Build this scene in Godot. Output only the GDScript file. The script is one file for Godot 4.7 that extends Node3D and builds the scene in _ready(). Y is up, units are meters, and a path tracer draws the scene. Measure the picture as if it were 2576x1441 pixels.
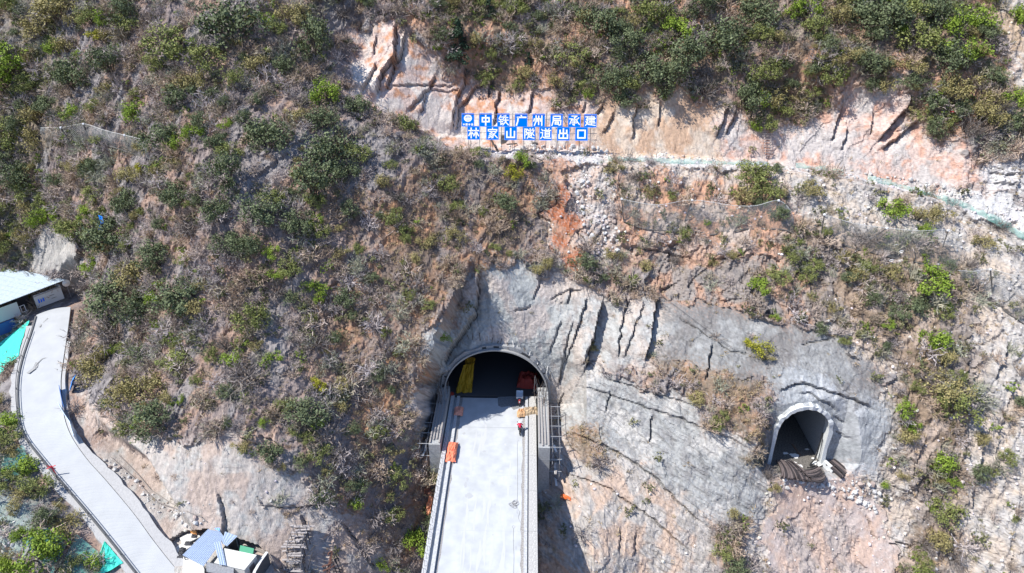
extends Node3D

# ---------------------------------------------------------------- camera model (used to turn sight lines into places)
const EYE := Vector3(0.0, 58.5, 0.0)
const PITCH := 28.1
const YAW := 1.38
const FOCAL := 1717.6            # for a picture 2576 wide
const SN := 0.7660               # the hillside's mean plane: slope 50 degrees
const CS := 0.6428
const FOOT := Vector3(0, 0, -67)
const NRM := Vector3(0, 0.6428, 0.7660)
const UPS := Vector3(0, 0.7660, -0.6428)
const TONE := 0.80               # surface colours noted from daylight are this much too bright as base colours

var cam_basis: Basis
var rng := RandomNumberGenerator.new()

# ---------------------------------------------------------------- terrain grid
const DU := 0.165
const U0 := -112.0
const V0 := -30.0
const NU := 1267
const NV := 631
var D := PackedFloat32Array()
var ZN := PackedByteArray()
var OC := PackedFloat32Array()         # bare rock ribs standing out of the scrub, 0 to 1
var CR := PackedFloat32Array()         # painted shade of the open joints, and dark bedding streaks, 0 to 1
var coarse := PackedFloat32Array()
const CU0 := -114.0
const CV0 := -34.0
const CD := 2.0
const CNU := 107
const CNV := 57
var zones := []

var mats := {}
var meshes := {}
var taken := {}

func _ready() -> void:
	rng.seed = 7
	setup_view()
	build_ground_shape()
	build_terrain()
	build_tunnels()
	build_bridge()
	build_abutments()
	build_road()
	build_signs()
	build_bench_things()
	build_nets()
	build_shed()
	build_hut()
	build_site_things()
	build_people()
	build_rubble()
	build_plants()

# ================================================================ view, sky, sun
func setup_view() -> void:
	cam_basis = Basis(Vector3.UP, deg_to_rad(YAW)) * Basis(Vector3.RIGHT, deg_to_rad(-PITCH))
	var cam := Camera3D.new()
	cam.name = "camera"
	cam.fov = rad_to_deg(2.0 * atan(720.5 / FOCAL))
	cam.near = 0.5
	cam.far = 2000.0
	cam.transform = Transform3D(cam_basis, EYE)
	cam.current = true
	add_child(cam)
	var sky_mat := ProceduralSkyMaterial.new()
	sky_mat.sky_top_color = Color(0.36, 0.48, 0.68)
	sky_mat.sky_horizon_color = Color(0.72, 0.77, 0.82)
	sky_mat.sky_curve = 0.12
	sky_mat.ground_bottom_color = Color(0.30, 0.29, 0.26)
	sky_mat.ground_horizon_color = Color(0.55, 0.58, 0.60)
	sky_mat.sky_energy_multiplier = 1.1
	var sky := Sky.new()
	sky.sky_material = sky_mat
	var env := Environment.new()
	env.background_mode = Environment.BG_SKY
	env.sky = sky
	env.tonemap_mode = Environment.TONE_MAPPER_LINEAR
	env.tonemap_exposure = 1.58
	env.sdfgi_enabled = true
	env.ssao_enabled = true
	env.ssil_enabled = true
	var we := WorldEnvironment.new()
	we.name = "world_environment"
	we.environment = env
	add_child(we)
	var sun := DirectionalLight3D.new()
	sun.name = "sun"
	sun.light_energy = 1.5
	sun.light_color = Color(1.0, 0.985, 0.96)
	sun.light_angular_distance = 0.5
	sun.shadow_enabled = true
	var to_sun := Vector3(-0.55, 0.80, 0.17).normalized()
	sun.look_at_from_position(Vector3.ZERO, -to_sun, Vector3.UP)
	add_child(sun)

func ray(px: float, py: float) -> Vector3:
	return (cam_basis * Vector3((px - 1288.0) / FOCAL, -(py - 720.5) / FOCAL, -1.0)).normalized()

func place_of(u: float, v: float, d: float) -> Vector3:
	return Vector3(u, SN * v + CS * d, FOOT.z - CS * v + SN * d)

func on_plane(px: float, py: float, d: float) -> Vector3:      # (u, v, d) where a sight line meets the plane d metres off the mean slope
	var r := ray(px, py)
	var t := (d - (EYE - FOOT).dot(NRM)) / r.dot(NRM)
	var p := EYE + r * t
	return Vector3(p.x, (p - FOOT).dot(UPS), d)

func at_height(px: float, py: float, y: float) -> Vector3:
	var r := ray(px, py)
	return EYE + r * ((y - EYE.y) / r.y)

func at_depth(px: float, py: float, z: float) -> Vector3:
	var r := ray(px, py)
	return EYE + r * ((z - EYE.z) / r.z)

func coarse_at(u: float, v: float) -> float:
	var x := clampf((u - CU0) / CD, 0.0, CNU - 1.001)
	var y := clampf((v - CV0) / CD, 0.0, CNV - 1.001)
	var i := int(x)
	var j := int(y)
	var fx := x - i
	var fy := y - j
	var k := j * CNU + i
	return lerpf(lerpf(coarse[k], coarse[k + 1], fx), lerpf(coarse[k + CNU], coarse[k + CNU + 1], fx), fy)

func coarse_hit(px: float, py: float) -> Vector3:
	var d := 0.0
	var q := on_plane(px, py, d)
	for i in 10:
		d = lerpf(d, coarse_at(q.x, q.y), 0.8)
		q = on_plane(px, py, d)
	return q

func depth_at(u: float, v: float) -> float:
	var x := clampf((u - U0) / DU, 0.0, NU - 1.001)
	var y := clampf((v - V0) / DU, 0.0, NV - 1.001)
	var i := int(x)
	var j := int(y)
	var fx := x - i
	var fy := y - j
	var k := j * NU + i
	return lerpf(lerpf(D[k], D[k + 1], fx), lerpf(D[k + NU], D[k + NU + 1], fx), fy)

func hit(px: float, py: float, lift := 0.0) -> Vector3:         # (u, v, d) on the finished ground
	var d := 0.0
	var q := on_plane(px, py, d)
	for i in 14:
		d = lerpf(d, depth_at(q.x, q.y) + lift, 0.7)
		q = on_plane(px, py, d)
	return q

func spot(px: float, py: float, lift := 0.0) -> Vector3:
	var q := hit(px, py, lift)
	return place_of(q.x, q.y, q.z)

func ground(u: float, v: float, lift := 0.0) -> Vector3:
	return place_of(u, v, depth_at(u, v) + lift)

func slope_normal(u: float, v: float, e := 0.6) -> Vector3:
	var a := ground(u + e, v) - ground(u - e, v)
	var b := ground(u, v + e) - ground(u, v - e)
	return a.cross(b).normalized()

func uv_of(p: Vector3) -> Vector2:
	return Vector2(p.x, (p - FOOT).dot(UPS))

func nums(s: String) -> PackedFloat64Array:
	var out := PackedFloat64Array()
	for w in s.replace(",", " ").split(" ", false):
		out.append(w.to_float())
	return out

func pairs(s: String) -> PackedVector2Array:
	var n := nums(s)
	var out := PackedVector2Array()
	for i in n.size() / 2:
		out.append(Vector2(n[2 * i], n[2 * i + 1]))
	return out

# ================================================================ shape of the ground
const RELIEF := "1700,415,.9 1950,428,.7 2150,452,.9 2330,486,1.1 1250,880,-2 1400,700,.4 1300,550,.5 1300,450,.3 1300,392,.4 1300,240,-.9 1300,100,-.5 1300,0,-.2 1100,300,1.2 1000,80,.9 950,60,.6 915,120,-.4 940,210,-.6 1010,190,.2 1080,250,.4 1150,220,.3 1090,160,.6 1500,250,-.9 1500,397,.4 1640,235,-.9 1800,230,-.8 1800,100,-.3 1800,0,.1 2000,300,-.8 2150,190,2.2 2300,240,2.2 2400,460,.3 2200,0,2.4 2400,300,2.2 2576,0,3.4 2576,300,2.6 2576,540,1.5 2576,800,4 2400,800,4 2300,900,4.5 2250,1050,4.5 2400,1200,4 2576,1200,5 2576,1441,4 2300,1441,1 2300,1250,1.6 2030,1000,4.6 2030,960,4.8 1930,1040,4.2 2150,1080,4.4 1930,1180,2.2 2170,1190,1.6 2030,1230,.2 2030,700,3.6 2030,480,1.6 1900,1100,3.4 1800,1200,2 1800,1441,1 1600,700,.4 1600,900,1.0 1700,1000,1.6 1800,800,2.8 1800,550,1.2 1600,1100,.3 1600,1300,.5 1600,1441,.8 1450,1000,-1 1450,1150,-1.4 1400,1300,.6 1250,1250,-5.5 1250,1441,-5 1480,1441,4.0 1130,1200,-2.5 1080,1441,-2 1040,1250,.8 1000,1441,.6 1000,1250,1.8 1000,1100,2.6 1055,1000,3.6 900,1000,4.5 700,900,7 500,900,6.5 400,900,3 300,920,-.5 250,900,-2.5 600,600,8 600,300,6.5 800,300,5 800,600,6.5 850,0,2 600,0,3 300,0,0 0,0,-6 0,300,-9 0,500,-12 200,450,-4 400,300,3 400,600,4.5 300,700,-1.5 250,640,-5 225,720,-8 190,760,-9.5 120,620,-12.3 0,640,-13 195,830,-8 60,760,-13 1000,300,2.8 1000,600,4.2 1000,800,5.0 1150,600,2.4 1150,810,4.6 1165,730,3.8 1100,450,2.6 600,1100,10.5 600,1250,9.6 450,1250,9.2 400,1100,8.6 300,1050,5.6 240,1000,2 800,1100,8 900,1250,5.5 750,1300,7.8 900,1441,4.2 700,1441,8 560,1400,8.6 0,900,-9 0,1000,-4.5 0,1150,-1.5 100,1250,1.6 0,1441,0 200,1441,3.6 300,1441,8.2"
const MARGIN := "-98,-30,0 -98,0,-5 -98,40,-9 -98,72,-8 -50,73,-1 0,73,-1 50,73,1 97,73,4 97,40,4 97,0,5 97,-30,4 50,-30,2 0,-30,-5 -40,-30,4 -70,-30,-1"

func build_ground_shape() -> void:
	# a thin-plate surface through places measured along sight lines
	var pts := PackedVector2Array()
	var val := PackedFloat64Array()
	var n := nums(RELIEF)
	for i in n.size() / 3:
		var q := on_plane(n[3 * i], n[3 * i + 1], n[3 * i + 2])
		pts.append(Vector2(q.x, q.y))
		val.append(q.z)
	n = nums(MARGIN)
	for i in n.size() / 3:
		pts.append(Vector2(n[3 * i], n[3 * i + 1]))
		val.append(n[3 * i + 2])
	var m := pts.size()
	var rows := []
	for i in m:
		var r := PackedFloat64Array()
		r.resize(m + 4)
		for j in m:
			var s := pts[i].distance_squared_to(pts[j]) * 0.0004
			r[j] = 0.5 * s * log(s) if s > 1e-12 else 0.004
		r[m] = 1.0
		r[m + 1] = pts[i].x * 0.02
		r[m + 2] = pts[i].y * 0.02
		r[m + 3] = val[i]
		rows.append(r)
	for k in 3:
		var r := PackedFloat64Array()
		r.resize(m + 4)
		for j in m:
			r[j] = 1.0 if k == 0 else pts[j].x * 0.02 if k == 1 else pts[j].y * 0.02
		rows.append(r)
	var w := solve(rows)
	coarse.resize(CNU * CNV)
	for j in CNV:
		for i in CNU:
			var p := Vector2(CU0 + i * CD, CV0 + j * CD)
			var s := w[m] + w[m + 1] * p.x * 0.02 + w[m + 2] * p.y * 0.02
			for k in m:
				var r2 := p.distance_squared_to(pts[k]) * 0.0004
				if r2 > 1e-12:
					s += w[k] * 0.5 * r2 * log(r2)
			coarse[j * CNU + i] = clampf(s, -16.0, 13.0)

func solve(rows: Array) -> PackedFloat64Array:
	var n := rows.size()
	for c in n:
		var best := c
		for r in range(c + 1, n):
			if absf(rows[r][c]) > absf(rows[best][c]):
				best = r
		var t = rows[c]
		rows[c] = rows[best]
		rows[best] = t
		var pr: PackedFloat64Array = rows[c]
		var inv := 1.0 / pr[c]
		for r in range(c + 1, n):
			var row: PackedFloat64Array = rows[r]
			var f := row[c] * inv
			if f != 0.0:
				for k in range(c, n + 1):
					row[k] -= f * pr[k]
				rows[r] = row
	var x := PackedFloat64Array()
	x.resize(n)
	for i in range(n - 1, -1, -1):
		var row: PackedFloat64Array = rows[i]
		var s := row[n]
		for k in range(i + 1, n):
			s -= row[k] * x[k]
		x[i] = s / row[i]
	return x

# zone: outline along sight lines; three surface colours; fracture relief, block relief; densities of brush, grass, undergrowth, bushes
const ZONES := [
	["scrub", "", 166, 150, 144, 136, 124, 121, 184, 154, 136, .55, .45, 1.0, .5, .75, 1.0],
	["upper scrub", "1180,-200 2776,-200 2776,320 2330,330 2320,240 2160,190 2130,265 1990,300 1850,270 1800,238 1640,240 1500,262 1300,215 1180,165 1060,90 1005,40", 168, 142, 120, 136, 118, 100, 206, 160, 130, .5, .3, .8, .7, 2.8, 2.4],
	["west scrub", "-300,-200 200,-200 170,200 120,500 60,700 -300,700", 150, 142, 130, 126, 120, 110, 166, 150, 132, .5, .4, .75, .6, 1.8, 1.8],
	["dry grass", "900,470 1160,400 1380,430 1390,640 1210,690 1120,860 1080,1060 1070,1300 1050,1600 940,1600 850,1200 900,1000 800,800 880,640", 164, 134, 112, 196, 150, 116, 132, 116, 106, .5, .4, .55, 1.6, .28, .25],
	["pale rock", "1480,400 2000,420 2776,600 2776,1700 1850,1700 1900,1250 2200,1100 2230,950 2050,800 1700,690 1560,640 1380,640 1370,400", 212, 205, 198, 186, 178, 170, 214, 198, 182, .5, .6, .09, .25, .13, .07],
	["stony scrub", "2100,560 2400,620 2440,800 2440,1050 2430,1250 2400,1600 2250,1600 2320,1250 2260,1150 2240,900 2080,800 1950,700 1900,620", 168, 146, 126, 140, 122, 104, 196, 176, 160, .6, .6, .6, .9, .9, .6],
	["orange soil", "1560,430 1950,430 2010,560 1990,640 1760,640 1540,590", 216, 168, 138, 188, 152, 130, 206, 188, 174, .5, .4, .22, .6, .5, .25],
	["brown blocks", "1560,600 1760,640 1990,640 2080,700 2060,800 1940,790 1780,760 1640,720", 172, 160, 152, 150, 142, 138, 200, 162, 138, .6, 1.0, .12, .4, .1, .08],
	["pink cliff", "885,80 1005,58 1040,95 1150,170 1240,200 1330,222 1480,258 1500,268 1500,372 1190,352 1160,338 1090,320 1010,275 940,250 870,220 880,150", 240, 212, 198, 232, 172, 134, 246, 232, 220, .12, .22, 0, .01, 0, 0],
	["cream cliff", "1480,258 1640,238 1790,233 1830,265 1820,388 1500,372", 240, 217, 193, 246, 228, 208, 232, 194, 162, .12, .22, 0, .01, .01, 0],
	["east cliff", "1820,275 1990,300 2120,262 2150,192 2250,196 2310,238 2310,300 2420,350 2480,440 2400,470 2150,425 1820,388", 236, 210, 197, 236, 186, 162, 220, 210, 204, .3, .45, .01, .05, .02, 0],
	["bench", "1170,352 1480,355 1620,365 1800,388 2150,425 2330,452 2480,480 2700,540 2700,640 2450,530 2200,455 2000,415 1750,405 1450,395 1280,385", 228, 226, 223, 206, 203, 200, 236, 233, 230, .15, .2, 0, .05, .02, 0],
	["east gully", "2500,60 2540,-100 2640,-100 2640,250 2560,330 2500,330 2540,200", 208, 184, 160, 190, 165, 140, 214, 204, 194, .4, .5, .05, .3, .15, .05],
	["east outcrop", "2480,410 2700,380 2700,500 2480,470", 216, 211, 208, 190, 186, 186, 226, 222, 220, .5, .9, .05, .2, .05, 0],
	["pale chute", "1440,400 1520,400 1545,500 1570,640 1480,650 1455,560 1430,470", 210, 201, 195, 180, 170, 163, 216, 192, 176, .6, .8, .10, .25, .15, .03],
	["red soil", "1390,400 1436,400 1430,470 1452,560 1442,600 1472,650 1452,692 1420,670 1400,600 1385,520", 198, 124, 86, 184, 108, 70, 208, 160, 132, .3, .2, .1, .35, .12, 0],
	["portal face", "1185,690 1260,662 1400,690 1470,730 1425,765 1400,850 1380,1060 1030,1090 1052,960 1090,850 1128,785", 196, 198, 195, 182, 185, 184, 212, 200, 192, .12, .12, .0, .03, .03, 0],
	["jointed rock", "1400,690 1530,740 1660,750 1650,920 1480,925 1420,1020 1382,1040 1395,850 1420,765", 202, 201, 197, 186, 178, 172, 218, 204, 192, .2, .25, .01, .06, .05, 0],
	["grey slab", "1660,730 1780,760 2000,810 2180,900 2225,980 2200,1150 1960,1150 1950,1000 1870,950 1700,900 1650,900", 168, 167, 165, 184, 184, 182, 154, 150, 147, .14, .14, .015, .05, .03, 0],
	["bedded slab", "1400,1010 1480,930 1700,1000 1850,1100 1935,1180 1920,1290 1800,1335 1700,1230 1540,1130 1405,1085", 192, 192, 189, 172, 170, 168, 212, 208, 202, .16, .2, .01, .04, .015, 0],
	["lower slab", "1390,1090 1540,1130 1700,1230 1800,1335 1790,1600 1360,1600 1360,1100", 210, 202, 194, 188, 180, 172, 218, 192, 172, .22, .28, .01, .06, .04, 0],
	["grassy ledge", "1650,890 1870,950 1950,1130 1965,1230 1900,1135 1800,1010 1680,950", 166, 142, 118, 192, 154, 124, 140, 126, 110, .3, .3, .35, 2.2, .25, .05],
	["grassy ledge", "1415,1075 1500,1085 1550,1140 1560,1170 1480,1150 1420,1110", 166, 142, 118, 182, 148, 120, 140, 126, 110, .3, .3, .3, 2.2, .15, 0],
	["pink spoil", "1960,1200 2160,1195 2230,1290 2270,1600 1890,1600 1930,1290", 218, 200, 192, 210, 186, 174, 222, 192, 174, .1, .1, 0, .04, 0, 0],
	["grey ledge", "1960,1330 2010,1275 2150,1295 2180,1600 1980,1600", 198, 184, 176, 180, 168, 162, 212, 186, 170, .4, .4, 0, .04, .03, 0],
	["adit face", "1950,950 2000,935 2100,975 2225,1030 2210,1180 2140,1205 1950,1195", 190, 193, 195, 176, 179, 182, 206, 208, 210, .2, .2, 0, .01, .01, 0],
	["pink cut", "180,830 205,960 290,1075 400,1105 480,1100 600,1085 715,1150 835,1275 960,1600 420,1600 250,1200 200,1000", 214, 204, 195, 206, 203, 197, 212, 192, 178, .16, .14, .03, .06, .01, 0],
	["stone ridge", "845,1300 925,1325 990,1420 1050,1600 880,1600", 200, 188, 180, 186, 178, 174, 206, 184, 168, .3, .4, .12, .3, .05, .05],
	["grass ledge", "640,1272 700,1282 780,1275 800,1290 700,1296 640,1282", 150, 128, 112, 170, 138, 114, 130, 112, 98, .3, .2, .3, 2.0, .0, 0],
	["netted slope", "-300,940 40,960 60,1110 150,1230 330,1700 -300,1700", 168, 184, 174, 186, 196, 192, 140, 146, 124, .3, .3, .2, .7, .6, .08],
	["shotcrete buttress", "60,690 100,588 165,575 200,590 205,700 100,700", 192, 187, 180, 176, 172, 166, 204, 198, 190, .25, .2, 0, 0, 0, 0],
]

func build_terrain() -> void:
	var total := NU * NV
	D.resize(total)
	ZN.resize(total)
	CR.resize(total)
	OC.resize(total)
	var wob := FastNoiseLite.new()
	wob.seed = 3; wob.frequency = 0.22; wob.fractal_octaves = 3
	var big := FastNoiseLite.new()
	big.seed = 11; big.frequency = 0.055; big.fractal_octaves = 2
	var mid := FastNoiseLite.new()
	mid.seed = 5; mid.frequency = 0.30; mid.fractal_type = FastNoiseLite.FRACTAL_RIDGED; mid.fractal_octaves = 3
	var blocks := FastNoiseLite.new()
	blocks.seed = 21; blocks.noise_type = FastNoiseLite.TYPE_CELLULAR; blocks.frequency = 0.33
	blocks.cellular_return_type = FastNoiseLite.RETURN_CELL_VALUE; blocks.cellular_jitter = 1.0
	var chips := FastNoiseLite.new()
	chips.seed = 22; chips.noise_type = FastNoiseLite.TYPE_CELLULAR; chips.frequency = 0.95
	chips.cellular_return_type = FastNoiseLite.RETURN_CELL_VALUE; chips.cellular_jitter = 1.0
	var joints := FastNoiseLite.new()
	joints.seed = 41; joints.noise_type = FastNoiseLite.TYPE_CELLULAR; joints.frequency = 0.30
	joints.cellular_return_type = FastNoiseLite.RETURN_DISTANCE2_SUB; joints.cellular_jitter = 1.0
	var beds := FastNoiseLite.new()
	beds.seed = 47; beds.frequency = 0.5; beds.fractal_octaves = 3; beds.fractal_type = FastNoiseLite.FRACTAL_RIDGED
	var net := PackedFloat32Array()
	var bedding := PackedFloat32Array()
	for z in ZONES:
		net.append({"pink cliff": .8, "cream cliff": .75, "east cliff": .9, "pale rock": .6, "jointed rock": .95, "bedded slab": .6, "lower slab": .6, "grey slab": .45, "brown blocks": 1.0, "pale chute": .9, "stone ridge": .8, "scrub": .5, "grey ledge": .5, "pink cut": .4, "portal face": .34, "adit face": .5, "east outcrop": 1.0, "stony scrub": .4, "west scrub": .4}.get(z[0], 0.0))
		bedding.append({"bedded slab": .26, "lower slab": .24, "grey slab": .10, "pale rock": .22, "grey ledge": .2, "east cliff": .10, "jointed rock": .08, "east outcrop": .2}.get(z[0], 0.0))
	var fine := FastNoiseLite.new()
	fine.seed = 31; fine.frequency = 0.9; fine.fractal_octaves = 3
	# which zone
	for zi in range(1, ZONES.size()):
		var z: Array = ZONES[zi]
		var poly := PackedVector2Array()
		var lo := Vector2(1e9, 1e9)
		var hi := -lo
		for p in pairs(z[1]):
			var q := coarse_hit(p.x, p.y)
			poly.append(Vector2(q.x, q.y))
			lo = lo.min(Vector2(q.x, q.y))
			hi = hi.max(Vector2(q.x, q.y))
		var i0 := maxi(0, int((lo.x - 2.0 - U0) / DU))
		var i1 := mini(NU - 1, int((hi.x + 2.0 - U0) / DU))
		var j0 := maxi(0, int((lo.y - 2.0 - V0) / DU))
		var j1 := mini(NV - 1, int((hi.y + 2.0 - V0) / DU))
		for j in range(j0, j1 + 1):
			for i in range(i0, i1 + 1):
				var u := U0 + i * DU
				var v := V0 + j * DU
				var q := Vector2(u + 2.4 * wob.get_noise_2d(u, v), v + 2.4 * wob.get_noise_2d(u + 300.0, v))
				if Geometry2D.is_point_in_polygon(q, poly):
					ZN[j * NU + i] = zi
	var ribs := FastNoiseLite.new()
	ribs.seed = 63; ribs.frequency = 0.085; ribs.fractal_octaves = 4; ribs.fractal_gain = 0.6
	var facet := FastNoiseLite.new()
	facet.seed = 64; facet.noise_type = FastNoiseLite.TYPE_CELLULAR; facet.frequency = 0.55
	facet.cellular_return_type = FastNoiseLite.RETURN_DISTANCE; facet.cellular_jitter = 1.0
	var bare := {"pink cliff": 1, "cream cliff": 1, "east cliff": 1, "pale rock": 1, "stone ridge": 1, "jointed rock": 1, "bedded slab": 1, "lower slab": 1, "grey slab": 1, "brown blocks": 1, "pale chute": 1, "grey ledge": 1, "portal face": 1, "adit face": 1, "east outcrop": 1, "pink cut": 1}
	var ribby := {"scrub": 1.0, "west scrub": .8, "upper scrub": .5, "dry grass": .55, "stony scrub": .6}
	var is_bare := PackedFloat32Array()
	var rib_of := PackedFloat32Array()
	for z in ZONES:
		is_bare.append(bare.get(z[0], 0.0))
		rib_of.append(ribby.get(z[0], 0.0))
	# relief
	for j in NV:
		var v := V0 + j * DU
		for i in NU:
			var u := U0 + i * DU
			var k := j * NU + i
			var z: Array = ZONES[ZN[k]]
			var a := u * 0.94 - v * 0.30      # across the steep joints
			var b := u * 0.30 + v * 0.94      # along them
			var wx := 0.9 * wob.get_noise_2d(u * 2.0, v * 2.0)
			var d := coarse_at(u, v)
			var rock: float = is_bare[ZN[k]]
			if rib_of[ZN[k]] > 0.0:
				OC[k] = rib_of[ZN[k]] * smoothstep(0.10, 0.26, ribs.get_noise_2d(a * 1.5, b * 0.62))
				rock = OC[k]
			d += z[11] * (1.3 * big.get_noise_2d(u, v) + lerpf(0.75, 0.22, rock) * mid.get_noise_2d(a * 1.5, b * 0.6) + 0.16 * fine.get_noise_2d(u, v))
			d += (z[12] + 0.5 * OC[k]) * (0.75 * blocks.get_noise_2d(a * 1.3 + wx * .4, b * 0.55) + 0.30 * chips.get_noise_2d(a * 1.4 + wx * .4, b * 0.8 + wx * .4))
			if rock > 0.0:
				d += rock * (0.14 + 0.35 * z[12]) * (facet.get_noise_2d(a * 1.2 + 7.0, b * 0.6) + 0.4 * facet.get_noise_2d(a * 3.1, b * 1.7 + 50.0)) + 0.45 * OC[k]
			var nt := net[ZN[k]] + 0.5 * OC[k]
			if nt > 0.0:
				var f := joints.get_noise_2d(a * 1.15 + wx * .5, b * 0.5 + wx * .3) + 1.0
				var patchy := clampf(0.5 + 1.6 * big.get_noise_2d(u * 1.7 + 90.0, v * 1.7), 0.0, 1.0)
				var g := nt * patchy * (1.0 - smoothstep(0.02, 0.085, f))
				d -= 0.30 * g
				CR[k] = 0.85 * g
			if bedding[ZN[k]] > 0.0:
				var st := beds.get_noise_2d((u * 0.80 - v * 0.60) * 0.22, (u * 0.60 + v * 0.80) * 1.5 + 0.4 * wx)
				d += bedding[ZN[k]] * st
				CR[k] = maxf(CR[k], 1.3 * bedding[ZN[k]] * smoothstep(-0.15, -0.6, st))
			D[k] = d
	carve_bench()
	carve_portal()
	carve_road()
	carve_yard()
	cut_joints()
	paint_and_mesh(big, mid, fine, chips, wob)

# --- the bench with the footpath under the upper cliffs: front edge (sight line x, y, height)
const BENCH := "870,222,37.6 1000,292,34.0 1090,347,31.0 1170,357,30.2 1250,378,29.6 1350,388,29.5 1480,396,29.4 1750,407,28.9 2000,418,28.3 2200,458,27.0 2330,492,25.9 2450,535,24.8 2580,605,23.0"
func carve_bench() -> void:
	var n := nums(BENCH)
	var us := PackedFloat64Array()
	var ys := PackedFloat64Array()
	var hs := PackedFloat64Array()
	for i in n.size() / 3:
		var p := at_height(n[3 * i], n[3 * i + 1], n[3 * i + 2])
		us.append(p.x); ys.append(p.y); hs.append(-p.z)
	for i in NU:
		var u := U0 + i * DU
		if u < us[0] or u > us[us.size() - 1]:
			continue
		var s := 0
		while us[s + 1] < u:
			s += 1
		var f := (u - us[s]) / (us[s + 1] - us[s])
		var y := lerpf(ys[s], ys[s + 1], f)
		var back := lerpf(hs[s], hs[s + 1], f) + 3.1 * smoothstep(us[0], us[3], u)
		var rake := 0.50 + 0.12 * smoothstep(20.0, 45.0, u)
		for j in NV:
			var v := V0 + j * DU
			var k := j * NU + i
			var lvl := y + 0.12 * sin(u * 1.7 + v * 2.3) * sin(v * 3.1 - u)
			var flat_d := (lvl - SN * v) / CS
			var here := D[k]
			var yy := SN * v + CS * here
			if yy < y - 2.0 or yy > y + 16.0:
				continue
			# cliff face z = -back - (y - yb) * rake
			var face_d := (-back - (SN * v - y) * rake - FOOT.z + CS * v) / (SN + CS * rake)
			var c := maxf(flat_d, face_d)
			if here > c:
				D[k] = lerpf(c + minf(0.55 * (here - coarse_at(u, v)), 0.9), here, smoothstep(y + 9.0, y + 15.0, yy))

const PORTAL_Z := -76.6
var portal_x := 0.0
const PORTAL_Y := 1.1
const PORTAL_R := 7.0
const ADIT_Z := -66.9
var adit_x := 0.0
const ADIT_R := 3.1
const ADIT_FLOOR := -1.85
const ADIT_Y := 3.15
var deck_l := 0.0
var deck_r := 0.0

func carve_portal() -> void:
	portal_x = at_depth(1248, 980, PORTAL_Z).x
	adit_x = at_depth(2018, 1080, ADIT_Z).x
	deck_l = at_height(1059, 1441, 0.45).x
	deck_r = at_height(1353.5, 1441, 0.45).x
	var soft := FastNoiseLite.new()
	soft.seed = 91; soft.frequency = 0.25; soft.fractal_octaves = 3
	for j in NV:
		var v := V0 + j * DU
		for i in NU:
			var u := U0 + i * DU
			var k := j * NU + i
			if u > portal_x - 13.0 and u < portal_x + 12.0:
				var here := D[k]
				var yy := SN * v + CS * here
				if yy > -9.0 and yy < 22.0:
					var left := portal_x - 8.3 - 0.25 * maxf(0.0, 3.0 - yy) + 0.5 * soft.get_noise_2d(yy * 2.0, 40.0) + 0.42 * maxf(0.0, yy - 8.0)
					var right := portal_x + 8.6 + 0.10 * yy
					var side := maxf(left - u, u - right)
					var rake := 0.06 if yy < 9.0 else 0.26
					var base := 0.0 if yy < 9.0 else 9.0 * (0.26 - 0.06)
					var face := (PORTAL_Z - (SN * v) * rake + base - FOOT.z + CS * v) / (SN + CS * rake)
					var low := (-0.9 - SN * v) / CS
					var c := maxf(face, low) + maxf(0.0, side) * (9.0 if u < portal_x else 1.3)
					if here > c:
						D[k] = c + 0.16 * soft.get_noise_2d(u * 2.0, v * 2.0) + 0.08 * soft.get_noise_2d(u * 7.0, v * 7.0)
			if absf(u - adit_x) < 9.0:
				var here := D[k]
				var yy := SN * v + CS * here
				if yy > -6.0 and yy < 14.0:
					var side := absf(u - adit_x - 0.3) - 4.6
					var face := (ADIT_Z - 0.05 * (SN * v) - FOOT.z + CS * v) / (SN + CS * 0.05)
					var low := (ADIT_FLOOR - 0.12 - SN * v) / CS
					var c := maxf(face, low) + maxf(0.0, side) * 1.6
					if here > c:
						D[k] = c + 0.14 * soft.get_noise_2d(u * 2.0, v * 2.0)

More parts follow.
